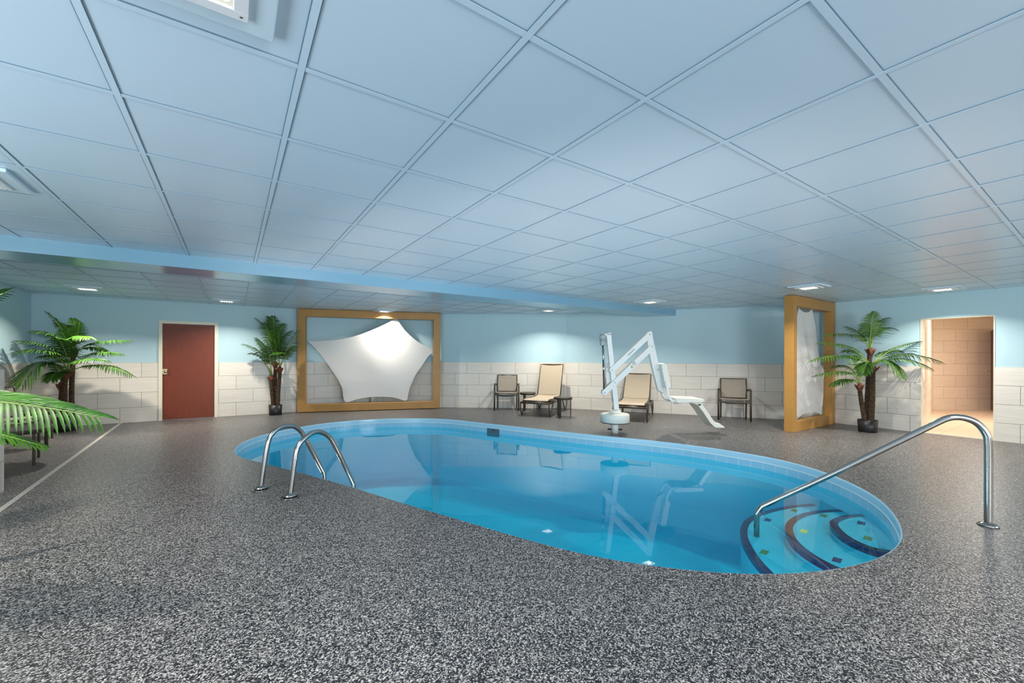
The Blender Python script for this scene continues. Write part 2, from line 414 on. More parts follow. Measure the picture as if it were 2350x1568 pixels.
# shallow bevelled raised panels are the ceiling's own tiles; bars sit between them
ix = range(int((XL-OX)/GX)-1, int((XR-OX)/GX)+2); iy = range(int((YF-OY)/GY)-1, int((11-OY)/GY)+2)
ZB = CEIL-0.003
for i in ix:
    x1 = OX+GX*i; x0 = x1-BW
    if x1 < XL or x0 > XR: continue
    mb.box((x0, YF, ZB), (x1, 11.0, CEIL+0.004))
bars = mb
for j in iy:
    y0 = OY+GY*j; y1 = y0+BW
    if y1 < YF or y0 > 11.0: continue
    for i in ix:
        x1 = OX+GX*i; xa = max(x1, XL); xb = min(x1+GX-BW, XR)
        if xb-xa < 0.02: continue
        bars.box((xa+0.001, y0, ZB+0.001), (xb-0.001, y1, CEIL+0.004))
o = bars.build('ceiling_grid', M['bar']); o.parent = ceiling
o['label'] = 'pale blue metal grid bars between the panels'
# thin dark strip beside each bar, painting the shade in the panel gap
mb = MB()
for i in ix:
    x1 = OX+GX*i
    for xx in (x1+0.0005, x1-BW-0.0037):
        if xx < XL+0.02 or xx > XR-0.02: continue
        mb.box((xx, YF, CEIL-0.0012), (xx+0.0032, 11.0, CEIL+0.001))
for j in iy:
    y0 = OY+GY*j
    if y0 < YF+0.02 or y0 > 10.98: continue
    mb.box((XL, y0-0.0045, CEIL-0.0011), (XR, y0-0.0005, CEIL+0.001))
M['reveal_shade'] = mat('joint_shade', (0.16, 0.26, 0.33), 0.6)
o = mb.build('ceiling_joint_shade', M['reveal_shade']); o.parent = ceiling
o['label'] = 'dark joint lines painted as gap shade along the panel edges'

# beam across the room
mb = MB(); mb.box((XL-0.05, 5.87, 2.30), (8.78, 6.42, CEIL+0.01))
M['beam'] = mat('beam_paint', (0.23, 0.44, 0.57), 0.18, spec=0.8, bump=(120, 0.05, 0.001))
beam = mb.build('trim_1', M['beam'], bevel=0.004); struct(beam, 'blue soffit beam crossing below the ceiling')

# ---------------------------------------------------------------- pool outline
pool_px = [(535,1040),(545,1023),(575,1007),(620,994),(680,982),(750,971),(830,964),(900,961),(970,960.5),(1030,962.5),(1090,969),(1200,981),(1300,992),(1400,1002),(1500,1011.5),(1600,1023.5),(1700,1038.5),(1780,1052.5),(1850,1070),(1920,1094),(1980,1121),(2030,1153),(2060,1190),(2076,1225),(2070,1250),(2040,1273),(1990,1294),(1920,1308),(1850,1316),(1780,1320),(1700,1319),(1600,1312),(1500,1300),(1400,1286),(1350,1275.5),(1250,1251),(1150,1222),(1050,1192),(932,1158),(860,1135),(780,1111),(700,1088),(640,1073),(590,1060),(550,1050)]
raw = crom([at_z(x, y, 0) for x, y in pool_px], 8, True)
# even spacing, light smoothing
def resample(P, n):
    L = [0]
    for i in range(len(P)): L.append(L[-1]+(P[(i+1) % len(P)]-P[i]).length)
    out = []; j = 0
    for k in range(n):
        t = L[-1]*k/n
        while L[j+1] < t: j += 1
        u = (t-L[j])/max(1e-9, L[j+1]-L[j]); out.append(P[j].lerp(P[(j+1) % len(P)], u))
    return out, L[-1]
NP = 240
OUT, PERIM = resample(raw, NP)
for _ in range(10):
    OUT = [(OUT[i-1]+OUT[i]*2+OUT[(i+1) % NP])/4 for i in range(NP)]
OUT, PERIM = resample(OUT, NP)
NRM = []
area2 = sum(OUT[i].x*OUT[(i+1) % NP].y-OUT[(i+1) % NP].x*OUT[i].y for i in range(NP))
for i in range(NP):
    t = (OUT[(i+1) % NP]-OUT[i-1]).normalized(); nn = Vector((-t.y, t.x, 0))
    if area2 < 0: nn = -nn
    NRM.append(nn)                       # points into the pool
def ring(off, z): return [OUT[i]+NRM[i]*off+UP*z for i in range(NP)]
def band(mb, prof, uv=False, smooth=True):
    per = PERIM/NP
    for (o0, z0), (o1, z1) in zip(prof[:-1], prof[1:]):
        a = ring(o0, z0); b = ring(o1, z1); vs = a+b; fs = []; us = []
        for i in range(NP):
            j = (i+1) % NP; fs.append((i, j, NP+j, NP+i))
            us.append([(i*per, z0), ((i+1)*per, z0), ((i+1)*per, z1), (i*per, z1)])
        mb.add(vs, fs, smooth, us)

def fill_mesh(name, outer, inner, z, m, thick=0.0):
    bm = bmesh.new()
    loops = []
    for L in ([outer] if inner is None else [outer, inner]):
        vs = [bm.verts.new((p[0], p[1], z)) for p in L]; es = []
        for i in range(len(vs)): es.append(bm.edges.new((vs[i], vs[(i+1) % len(vs)])))
        loops += es
    bmesh.ops.triangle_fill(bm, use_beauty=True, use_dissolve=False, edges=loops)
    for f in bm.faces:
        if f.normal.z < 0: f.normal_flip()
    me = bpy.data.meshes.new(name); bm.to_mesh(me); bm.free(); me.materials.append(m)
    o = bpy.data.objects.new(name, me); COL.objects.link(o); return o

floor_o = [(XL-0.1, YF-0.1), (XR+0.02, YF-0.1), (XR+0.02, 11.1), (XL-0.1, 11.1)]
fl = fill_mesh('floor', floor_o, [(p.x, p.y) for p in OUT], 0.0, M['chips'])
struct(fl, 'grey black and white chip flooring round the pool')

WATER = -0.17
pool = thing('swimming_pool', (3.2, 4.6, 0), 'freeform indoor swimming pool lined in pale blue tile, steps at its right end', 'swimming pool')
mb = MB(); band(mb, [(0, -0.0005), (0.004, -0.0015), (0.009, -0.006), (0.012, -0.013), (0.013, -0.022), (0.0135, -0.05), (0.0135, -0.079)])
mb.build('coping', M['coping'], pool)['label'] = 'pale blue rounded coping tile'
mb = MB(); band(mb, [(0.0132, -0.0765), (0.0155, -0.078), (0.0155, -0.087), (0.0132, -0.0885)]); mb.build('grout_line', M['grout'], pool)
mb = MB()
band(mb, [(0.0135, -0.0855), (0.0135, -0.176)], True)
for k in mb.uv: mb.uv[k] = [(u, v+0.0855+0.0015-0.155) for u, v in mb.uv[k]]
mb.build('waterline_tile', M['band'], pool)['label'] = 'row of square blue waterline tiles'
mb = MB(); band(mb, [(0.0135, -0.176), (0.0135, -0.95), (0.06, -1.12), (0.15, -1.22), (0.26, -1.25)])
mb.build('basin_wall', M['plaster'], pool)
fb = fill_mesh('basin_floor', [(p.x, p.y) for p in ring(0.25, 0)], None, -1.25, M['plaster'])
fb.parent = pool; fb.matrix_parent_inverse = Matrix.Translation(-Vector(pool.location))

# steps
stp = [(-0.42, [(1866.7,1156.8),(1813.6,1161.7),(1762.5,1171.9),(1727.8,1184.2),(1707.4,1198.5),(1699.8,1218.9),(1703.3,1239.3),(1715.6,1263.8),(1734,1290.4),(1760.5,1319)]),
       (-0.34, [(1946.4,1169.9),(1885,1171.9),(1844,1179),(1817.7,1190.3),(1803.4,1206.6),(1806.5,1227),(1823.8,1251.6),(1856.5,1276),(1893.3,1296.5),(1915.7,1306.7)]),
       (-0.255, [(2009.7,1182),(1966.8,1181),(1932,1185.2),(1909.6,1194.4),(1905.5,1202.5),(1917.8,1218.9),(1942.3,1237.3),(1977,1253.6),(2007.6,1263.8),(2032,1268)])]
ends = [((6.6, 1.75), (3.28, 1.02)), ((6.3, 1.25), (3.72, 0.80)), ((6.0, 0.95), (4.25, 0.72))]
for (z, px), (e0, e1) in zip(stp, ends):
    arc = [at_z(x, y, z) for x, y in px]
    a0 = arc[0]+(arc[0]-arc[1]).normalized()*0.5; a1 = arc[-1]+(arc[-1]-arc[-2]).normalized()*0.6
    arc = crom([a0]+arc+[a1], 6)
    for _ in range(4):
        arc = [arc[0]]+[(arc[i-1]+arc[i]*2+arc[i+1])/4 for i in range(1, len(arc)-1)]+[arc[-1]]
    poly = arc+[Vector((a1.x, 0.0, z)), Vector((6.9, 0.0, z)), Vector((6.9, a0.y, z))]
    st = MB().prism(poly, Vector((0, 0, -1.26-z))).build('step', M['plaster'], pool)
    # dark nosing tile: band along the edge
    mb = MB(); run = 0; W = 0.058
    for i in range(len(arc)-1):
        p, q = arc[i], arc[i+1]; t = (q-p).normalized(); nrm = Vector((-t.y, t.x, 0))
        tp = (arc[min(i+2, len(arc)-1)]-arc[i]).normalized(); tm = (arc[i+1]-arc[max(i-1, 0)]).normalized()
        n0 = Vector((-tm.y, tm.x, 0)); n1 = Vector((-tp.y, tp.x, 0)); dz = UP*0.003; l = (q-p).length
        V = [p-n0*0.006+dz, q-n1*0.006+dz, q+n1*W+dz, p+n0*W+dz]
        mb.add(V, [(0, 1, 2, 3)], False, [[(run, 0.1), (run+l, 0.1), (run+l, 0.3), (run, 0.3)]])
        V2 = [p-n0*0.006+dz, q-n1*0.006+dz, q-n1*0.006+dz-UP*0.05, p-n0*0.006+dz-UP*0.05]
        mb.add(V2, [(0, 1, 2, 3)], False, [[(run, 0.1), (run+l, 0.1), (run+l, 0.3), (run, 0.3)]])
        run += l
    nz = mb.build('step_nosing', M['navy'], st, origin=pool.location)
    nz['label'] = 'navy blue tile edge of the step'
def marker(px, py, z, m, ang):
    c = at_z(px, py, z); R = Matrix.Translation(c) @ Matrix.Rotation(ang, 4, 'Z')
    o = MB().box((-0.045, -0.028, 0.0), (0.045, 0.028, 0.004), R).build('marker_tile', M[m], pool); return o
for px, py, z, m in ((1762,1194,-0.42,'navy_plain'),(1823,1172,-0.42,'green_tile'),(1754,1268,-0.42,'green_tile'),(1890,1184,-0.34,'green_tile'),(1845,1220,-0.34,'yellow_tile'),(1921,1286,-0.34,'navy_plain'),(1977,1201,-0.255,'navy_plain'),(1992,1236,-0.255,'green_tile')):
    marker(px, py, z, m, math.radians(10))
# skimmer mouth in the far side
ska, skb = at_z(1106, 984, -0.08), at_z(1138, 988, -0.08)
i0 = min(range(NP), key=lambda i: (OUT[i]-Vector((ska.x, ska.y, 0))).length)
i1 = min(range(NP), key=lambda i: (OUT[i]-Vector((skb.x, skb.y, 0))).length)
mid = (OUT[i0]+OUT[i1])/2; nn = NRM[(i0+i1)//2]; tt = Vector((-nn.y, nn.x, 0)); R = Matrix.Translation(mid+nn*0.022) @ Matrix(((tt.x, nn.x, 0, 0), (tt.y, nn.y, 0, 0), (0, 0, 1, 0), (0, 0, 0, 1)))
mb = MB()
wd = 0.145
for a, b in (((-wd, -0.004, -0.235), (wd, 0.0, -0.215)), ((-wd, -0.004, -0.09), (wd, 0.0, -0.086)), ((-wd, -0.004, -0.215), (-wd+0.008, 0.0, -0.09)), ((wd-0.008, -0.004, -0.215), (wd, 0.0, -0.09)), ((-wd+0.008, -0.004, -0.215), (wd-0.008, -0.002, -0.09))): mb.box(a, b, R)
mb.build('skimmer', M['skimmer'], pool)['label'] = 'dark rectangular skimmer opening in the far edge'
MB().box((-wd*0.15, -0.001, -0.13), (wd*0.25, 0.002, -0.105), R).build('skimmer_flap', M['rust'], pool)
# round underwater lamps, out of view, added to brighten the ceiling
for tx, ty in ((2.75, 1.2), (2.2, 1.66), (1.55, 2.95), (1.05, 4.2), (0.35, 5.8)):
    i = min(range(NP), key=lambda k: (OUT[k]-Vector((tx, ty, 0))).length); nn = NRM[i]
    c = OUT[i]+nn*0.02-UP*0.40
    Rl = Vector((0, 0, 1)).rotation_difference(nn).to_matrix()
    MB().lathe([(0.12, -0.012), (0.12, 0.004), (0.10, 0.012), (0.098, 0.006)], c, 28, Rl).build('fill_lamp_ring', M['steel'], pool)
    dl = (nn*0.45+UP*0.9).normalized()
    area('pool_fill_light', c+nn*0.05, 0.18, 0.18, POOL_FILL_W, (1.0, 0.81, 0.76), dl.to_track_quat('-Z', 'Y').to_euler())
# water body
top = ring(0.008, WATER); bot = ring(0.008, -1.255)
mb = MB(); mb.add(top+bot, [tuple(range(NP)), tuple(range(NP, 2*NP))[::-1]]+[(i, (i+1) % NP, NP+(i+1) % NP, NP+i) for i in range(NP)])
wt = mb.build('pool_water', M['water'])
bm = bmesh.new(); bm.from_mesh(wt.data); bmesh.ops.triangulate(bm, faces=[f for f in bm.faces if len(f.verts) > 4]); bmesh.ops.recalc_face_normals(bm, faces=bm.faces); bm.to_mesh(wt.data); bm.free()
tag(wt, 'still clear blue water filling the swimming pool', 'water', None, 'stuff')

# floor strip
a = at_z(268, 978, 0); b = at_z(0, 1172, 0); dv = (b-a).normalized(); nv = Vector((-dv.y, dv.x, 0))
p0 = a-dv*0.4; p1 = b+dv*3.0
MB_ = MB().prism([p0-nv*0.022+UP*0.0005, p1-nv*0.022+UP*0.0005, p1+nv*0.022+UP*0.0005, p0+nv*0.022+UP*0.0005], UP*0.004)
struct(MB_.build('trim_2', M['strip']), 'pale metal joint strip across the floor on the left')

# knee wall at the left
wall_strip('wall_knee', (XL, 5.91, 0), (-1.83, 5.91, 0), 0.0, 1.186, M['tile'], 0.16, 0.22, label='low cream tiled half wall at the left edge')

# ---------------------------------------------------------------- brown door
struct(MB().box((-1.245, 10.97, 0), (-1.187, 11.10, 2.045)).box((-0.322, 10.97, 0), (-0.258, 11.10, 2.045)).box((-1.187, 10.97, 1.985), (-0.322, 11.10, 2.045)).build('trim_3', M['white_trim'], bevel=0.004), 'cream painted door frame round the brown door')
door = MB().box((-1.184, 11.035, 0.006), (-0.325, 11.08, 1.982)).build('door_1', M['door'], bevel=0.002, origin=(-1.184, 11.035, 0.006))
struct(door, 'red-brown flush wooden door with a brass knob on its left')
k = on_plane(381, 853, Vector((0, 11.03, 0)), Vector((1, 0, 0)))
Rk = Matrix.Rotation(math.pi/2, 3, 'X')
mb = MB(); mb.box((k.x-0.055, 11.028, k.z-0.055), (k.x+0.02, 11.036, k.z+0.055)); mb.lathe([(0.012, 0.0), (0.012, 0.03), (0.026, 0.036), (0.030, 0.05), (0.024, 0.064), (0.004, 0.068)], (k.x, 11.03, k.z), 20, Rk)
kb = mb.build('door_knob', M['brass'], None, origin=(k.x, 11.03, k.z)); kb.parent = door; kb.matrix_parent_inverse = Matrix.Translation(-Vector(door.location)); kb['label'] = 'brass knob on square plate'

# ---------------------------------------------------------------- hall behind the right doorway
HL0 = Vector((10.27, 2.01, 0)); HL1 = Vector((14.91, 2.757, 0)); HB1 = Vector((17.2, 1.30, 0))
wall_strip('wall_hall_left', HL0, HL1, 0, CEIL, M['tile_warm'], 0.08, 0.1, label='beige tiled left wall of the side corridor')
wall_strip('wall_hall_back', HL1, HB1, 0, CEIL, M['tile_warm'], 0.08, 0.35, label='beige tiled end wall of the side corridor')
wall_strip('wall_hall_right', HB1, (10.27, -0.2, 0), 0, CEIL, M['tile_warm'], 0.08, 0.35)
struct(MB().box((10.25, -0.4, CEIL), (17.4, 3.2, CEIL+0.05)).build('ceiling_hall', M['white_trim']))
mb = MB(); mb.add([(10.13, -0.4, 0.004), (17.4, -0.4, 0.004), (17.4, 3.2, 0.004), (10.13, 3.2, 0.004)], [(0, 1, 2, 3)], False, [[(10.13, -0.4), (17.4, -0.4), (17.4, 3.2), (10.13, 3.2)]])
struct(mb.build('floor_hall', M['hall_floor']), 'beige tiled floor of the side corridor')
mb = MB()
mb.box((10.118, 2.018, 0), (10.27, 2.034, 2.02)).box((10.118, 1.165, 0), (10.27, 1.181, 2.02)).box((10.118, 1.181, 2.005), (10.27, 2.018, 2.02))
struct(mb.build('trim_4', M['white_trim']), 'thin cream edging round the open doorway')
struct(MB().box((10.10, 1.181, 0.0), (10.14, 2.018, 0.010)).build('trim_5', M['strip']), 'threshold strip of the open doorway')
dp0 = Vector((15.37, 1.775, 0.01)); dp1 = Vector((16.30, 1.955, 0.01)); dd = (dp1-dp0).normalized(); dn = Vector((-dd.y, dd.x, 0))
d2 = MB().prism([dp0, dp1, dp1-dn*0.045, dp0-dn*0.045], UP*2.03).build('door_2', M['door_red'], origin=dp0)
struct(d2, 'dark red door standing open in the side corridor')
hp = at(2273, 852, 10.25)
h = MB().lathe([(0.024, 0), (0.024, 0.01), (0.01, 0.012), (0.01, 0.05)], hp, 16, Matrix.Rotation(-math.pi/2, 3, 'X')).tube([hp+Vector((0, 0.05, 0)), hp+Vector((-0.02, 0.055, 0)), hp+Vector((-0.12, 0.06, 0))], 0.009, 8).build('door_handle', M['brass'], None, origin=hp)
h.parent = d2; h.matrix_parent_inverse = Matrix.Translation(-Vector(d2.location))
area('corridor_lamp', (12.6, 1.5, CEIL-0.05), 0.9, 0.5, 66, (1.0, 0.93, 0.84))

# ---------------------------------------------------------------- ceiling lamps
def fixture():
    r = thing('ceiling_light', (0, 0, CEIL), '', 'ceiling light', 'recessed square ceiling lamps')
    mb = MB(); mb.box((-0.222, -0.215, -0.022), (0.222, 0.215, 0.0), Matrix.Translation((0, 0, CEIL)))
    mb.build('cover_plate', M['fix_cover'], r, bevel=0.004)
    z = CEIL-0.022; mb = MB(); a, b = 0.145, 0.105
    for p, q in (((-a, -a, -0.014), (a, -b, 0)), ((-a, b, -0.014), (a, a, 0)), ((-a, -b, -0.014), (-b, b, 0)), ((b, -b, -0.014), (a, b, 0))): mb.box(p, q, Matrix.Translation((0, 0, z)))
    fl_ = mb.build('flange', M['fix_white'], r, bevel=0.002)
    for sx in (-1, 0, 1):
        for sy in (-1, 0, 1):
            if sx == 0 and sy == 0: continue
            MB().lathe([(0.004, -0.0015), (0.004, 0.001)], (sx*0.125, sy*0.125, z-0.014), 10).build('screw', M['screw'], fl_, origin=r.location)
    for o in fl_.children: pass
    mb = MB(); mb.box((-b, -b, -0.006), (b, b, 0), Matrix.Translation((0, 0, z))); mb.build('lens', M['led'], r)
    return r
proto = fixture()
def copy_tree(o, parent=None):
    c = o.copy(); COL.objects.link(c)
    if parent: c.parent = parent; c.matrix_parent_inverse = o.matrix_parent_inverse.copy()
    for ch in list(o.children): copy_tree(ch, c)
    return c
LIGHTS = [(-0.105, 1.467, 'square lamp with exposed LEDs, cut off by the top edge of the picture'),
          (-1.355, 3.985, 'square lamp cut off by the left edge, above the potted palm'),
          (7.45, 2.76, 'square lamp just in front of the gold frame on the right'),
          (9.36, 1.62, 'rightmost lit lamp, above the open doorway'),
          (6.85, 5.27, 'square lamp near the right end of the soffit beam'),
          (6.16, 7.60, 'lamp behind the beam, above the tall lounge chair'),
          (3.04, 10.02, 'lamp touching the top of the wide gold frame'),
          (-0.10, 10.04, 'lamp above and right of the brown door'),
          (-1.98, 9.55, 'lamp above the left corner palm tree'),
          (3.0, -0.6, 'added square lamp above and behind the viewer'), (7.4, -2.6, 'added square lamp behind the viewer on the right'),  # four lamps out of view, added to brighten the room
          (2.0, -2.2, 'added lamp on the left behind the viewer'), (5.6, -3.0, 'added square lamp behind the viewer')]
for i, (x, y, lb) in enumerate(LIGHTS):
    o = proto if i == 0 else copy_tree(proto)
    o.location = (x, y, CEIL); o['label'] = lb
    area('lamp_light', (x, y, CEIL-0.040), 0.06, 0.06, LAMP_W, (1.0, 0.93, 0.81), (0, 0, 0), math.radians(133))

# ---------------------------------------------------------------- gold frames with stretched fabric
def fabric(name, mt, poly_fn, parent, thickness, curv):
    pass
def sail_mesh(outline, bulge, parent, org, ax, nrm, label):
    """triangulated cloth inside a closed 2D outline (s,z); bulge(s,z)->offset along nrm"""
    bm = bmesh.new()
    vs = [bm.verts.new((s, 0, z)) for s, z in outline]
    bm.faces.new(vs)
    bmesh.ops.triangulate(bm, faces=bm.faces)
    for _ in range(3):
        bmesh.ops.subdivide_edges(bm, edges=[e for e in bm.edges if e.calc_length() > 0.09], cuts=1, use_grid_fill=False)
        bmesh.ops.triangulate(bm, faces=bm.faces)
    bmesh.ops.beautify_fill(bm, faces=bm.faces, edges=bm.edges)
    o0 = Vector(parent.location)
    for v in bm.verts:
        s, z = v.co.x, v.co.z
        v.co = Vector(org)+ax*s+nrm*bulge(s, z)+UP*z-o0
    for f in bm.faces: f.smooth = True
    me = bpy.data.meshes.new('stretched_fabric'); bm.to_mesh(me); bm.free(); me.materials.append(M['sail'])
    o = bpy.data.objects.new('stretched_fabric', me); COL.objects.link(o); o.parent = parent
    md = o.modifiers.new('solid', 'SOLIDIFY'); md.thickness = 0.004
    md = o.modifiers.new('crease', 'EDGE_SPLIT'); md.split_angle = math.radians(50)
    o['label'] = label
    return o

def gold_frame(name, org, ax, nrm, L, z0, z1, ww, hh, depth, label):
    """org = front bottom-left corner on plan; nrm points towards the viewer; depth goes away from it"""
    r = thing(name, org, label, 'wall frame', 'gold frames with stretched white fabric')
    def P(s, z): return Vector(org)+ax*s+UP*z
    back = -nrm*depth
    for nm, poly in (('side_rail', [(0, z0), (ww, z0+hh), (ww, z1-hh), (0, z1)]), ('side_rail', [(L, z0), (L-ww, z0+hh), (L-ww, z1-hh), (L, z1)]),
                     ('top_rail', [(0, z1), (ww, z1-hh), (L-ww, z1-hh), (L, z1)]), ('bottom_rail', [(0, z0), (ww, z0+hh), (L-ww, z0+hh), (L, z0)])):
        MB().prism([P(s, z) for s, z in poly], back).build(nm, M['gold'], r, bevel=0.003)
    return r
AX1 = Vector((0.952, -0.306, 0)).normalized(); N1 = Vector((-0.306, -0.952, 0)).normalized()
O1 = Vector((1.29, 11.04, 0)); O1 = O1+N1*0.0
# push the frame clear of the wall: its near face is 0.16 m in front
g1 = gold_frame('gold_frame', O1+N1*0.25+AX1*0.04, AX1, N1, 3.30, 0.016, CEIL-0.006, 0.17, 0.175, 0.16, 'wide gold frame standing in the corner with a five-pointed white fabric')
for s in (0.25, 1.1, 2.1, 3.1):
    MB().lathe([(0.012, 0), (0.012, 0.018)], O1+N1*0.17+AX1*(0.04+s), 10).build('foot', M['alu'], g1)
sail_px = [(705.9,782.8),(722,783.5),(745,782.5),(765,781),(782.4,779),(808,773.5),(832,766),(852,758.5),(870,751),(888,742.5),(903,734.5),(908,733),(913,735.5),
           (920,746),(928,757),(940,769),(952.7,780),(968,790),(990,801),(993,805),(991,809),(981,820),(966,843),(957,855),(950.8,866),(945,878),(940,890),(937,904),(934.5,917),(931.6,919.8),(927,919.5),(914,915),(900,912),(881,910.8),(862.8,911),(845,912),(830,914),(812,918.5),(797,923.6),(793,923),(788.5,917),(787,903),(785,890),(777,873),(767,858),(752,836),(736,814),(722,798)]
OS = O1+N1*0.17
def bul1(s, z): return 0.10*math.sin(s*1.9+0.3)*math.cos(z*1.7)-0.04*math.sin(z*3.1)*0.5
ol = [on_plane(x, y, OS, AX1) for x, y in sail_px]
ol = [((p-OS).dot(AX1), p.z) for p in ol]
cx_ = sum(p[0] for p in ol)/len(ol)
s1 = sail_mesh(ol, lambda s, z: 0.03*math.exp(-((s-1.75)**2+(z-1.1)**2)/0.8)*math.sin(3*s+1.5*z), g1, OS, AX1, N1, 'white five-pointed stretched fabric')
def tie(a, b, parent):
    MB().tube([a, b], 0.004, 6).build('tie', M['grommet'], parent)
for (x, y), (sx, zz) in (((707, 783), (0.22, 1.69)), ((908, 734), (2.26, 2.27)), ((992, 805), (3.165, 1.484)), ((932, 919), (2.5, 0.19)), ((794, 923), (1.07, 0.19))):
    p = on_plane(x, y, OS, AX1); q = OS+AX1*sx+UP*zz
    tie(p, q, g1)
    MB().lathe([(0.014, -0.003), (0.014, 0.003)], p.lerp(Vector((OS+AX1*1.7).to_tuple()[:2]+(1.2,)), 0.025), 12, Matrix.Rotation(math.pi/2, 3, 'X')).build('grommet', M['grommet'], g1)
# short white pipe behind the fabric, in the corner
pp = Vector((2.98, 10.80, 0))
tag(MB().tube([pp, pp+UP*0.55], 0.055, 20).build('white_pipe', M['lift'], origin=pp), 'short white pipe standing in the corner behind the wide gold frame', 'pipe')

AX2 = Vector((1, 0, 0)); N2 = Vector((0, -1, 0)); O2 = Vector((8.22, 3.28, 0))
g2 = gold_frame('gold_frame', O2, AX2, N2, 1.885, 0.0, CEIL-0.006, 0.14, 0.185, 0.15, 'narrow-looking gold frame seen from its side, beside the right-hand palm')
OS2 = Vector((0, 3.35, 0))
ol2 = [(8.62,2.262),(8.64,2.235),(8.74,2.19),(8.9,2.17),(9.04,2.19),(9.14,2.24),(9.17,2.27),(9.19,2.24),(9.25,2.10),(9.35,1.95),(9.44,1.72),(9.54,1.45),(9.66,1.20),(9.79,1.09),(9.80,1.05),(9.75,0.9),(9.68,0.7),(9.62,0.45),(9.60,0.22),(9.57,0.20),(9.50,0.235),(9.3,0.285),(9.05,0.30),(8.8,0.27),(8.62,0.215),(8.55,0.20),(8.53,0.22),(8.50,0.5),(8.46,0.9),(8.42,1.2),(8.40,1.4),(8.43,1.6),(8.50,1.9),(8.58,2.15)]
sail_mesh(ol2, lambda s, z: 0.035*math.exp(-((s-9.1)**2+(z-1.45)**2)/0.12)*math.sin(14*s+6*z)+0.03*math.sin(3*z+2*s)*math.exp(-(z-1)**2), g2, OS2, AX2, N2, 'white wrinkled stretched fabric')
for p, q in (((8.62, 2.255), (8.60, 2.25)), ((9.17, 2.265), (9.18, 2.25)), ((9.79, 1.07), (9.965, 1.07)), ((9.59, 0.21), (9.60, 0.185)), ((8.55, 0.21), (8.54, 0.185)), ((8.40, 1.4), (8.36, 1.4))):
    tie(Vector((p[0], 3.35, p[1])), Vector((q[0], 3.35, q[1])), g2)
    MB().lathe([(0.012, -0.004), (0.012, 0.004)], (p[0]+(9.05-p[0])*0.04, 3.35, p[1]+(1.2-p[1])*0.03), 12, Matrix.Rotation(math.pi/2, 3, 'X')).build('grommet', M['grommet'], g2)

# ---------------------------------------------------------------- steel rails
def flange(mbp, c, parent):
    MB().lathe([(0.062, 0.002), (0.060, 0.010), (0.045, 0.020), (0.034, 0.026), (0.027, 0.030)], c, 28).build('base_flange', M['steel'], parent)
pe = at_z(1735, 1172, WATER); fb_ = at_z(2268, 1207, 0); dR = Vector((fb_.x-pe.x, fb_.y-pe.y, 0)).normalized()
hr = thing('pool_handrail', fb_, 'long bent stainless handrail running from the deck down to the pool steps', 'handrail')
hp_ = [(2267.9,1021),(2261.5,993.6),(2242,971.5),(2217,960.5),(2192.4,957.7),(2170,961.8),(2142.6,974.3)]
pts = [Vector((fb_.x, fb_.y, 0)), Vector((fb_.x, fb_.y, 0.3))]+[on_plane(x, y, fb_, dR) for x, y in hp_]
low = [on_plane(x, y, fb_, dR) for x, y in [(1893.6,1096.5),(1763.6,1155.6),(1746,1166),(1736.5,1180)]]
path = crom(pts, 5)+crom([pts[-1].lerp(low[0], 0.3)]+low, 5)+[Vector((low[-1].x, low[-1].y, -0.418))]
MB().tube(path, 0.0245, 24).build('tube', M['steel'], hr)
flange(None, Vector((fb_.x, fb_.y, 0)), hr)
RD = Vector((0.93, 0.37, 0)).normalized()
rails = [([(598.7,1123.4),(603.8,1083.4),(615.7,1015.3),(626,994.9),(639.6,983.8),(656.6,978.7),(675.3,979.6),(688.9,988.9),(699.1,1003.4),(738.3,1076.6),(743.4,1088),(744.3,1107)], 'left arched stainless ladder rail at the near pool edge'),
         ([(666,1141.3),(672,1095),(680.4,1039.1),(687.2,1020.4),(700.8,1005.1),(719.6,993.2),(736.6,992.3),(753.6,1001.7),(767.2,1020.4),(806.4,1100.4),(810.6,1114),(811.2,1127.7)], 'right arched stainless ladder rail at the near pool edge')]
for px, lb in rails:
    f0 = at_z(px[0][0], px[0][1], 0)
    r = thing('ladder_rail', f0, lb, 'pool rail', 'arched stainless ladder rails')
    P = [on_plane(x, y, f0, RD) for x, y in px]
    q = crom(P, 5)+[P[-1]-UP*0.3, P[-1]-UP*0.75]
    MB().tube(q, 0.0235, 20).build('tube', M['steel'], r)
    MB().lathe([(0.085, 0.001), (0.085, 0.006), (0.08, 0.008)], f0, 28).build('base_disc', M['steel'], r)
    flange(None, f0+UP*0.012, r)
# the ladder's treads join the two rails below the water
fA = on_plane(744.3, 1107, at_z(598.7, 1123.4, 0), RD); fB = on_plane(811.2, 1127.7, at_z(666, 1141.3, 0), RD)
for k, z in enumerate((-0.45, -0.72)):
    a = Vector((fA.x, fA.y, z)); b = Vector((fB.x, fB.y, z)); t = (b-a).normalized(); n_ = Vector((-t.y, t.x, 0))
    tag(MB().prism([a-n_*0.04, b-n_*0.04, b+n_*0.04, a+n_*0.04], -UP*0.025).build('ladder_tread', M['steel'], origin=a),
        ['upper', 'lower'][k]+' steel ladder tread under water between the two arched rails', 'ladder tread')

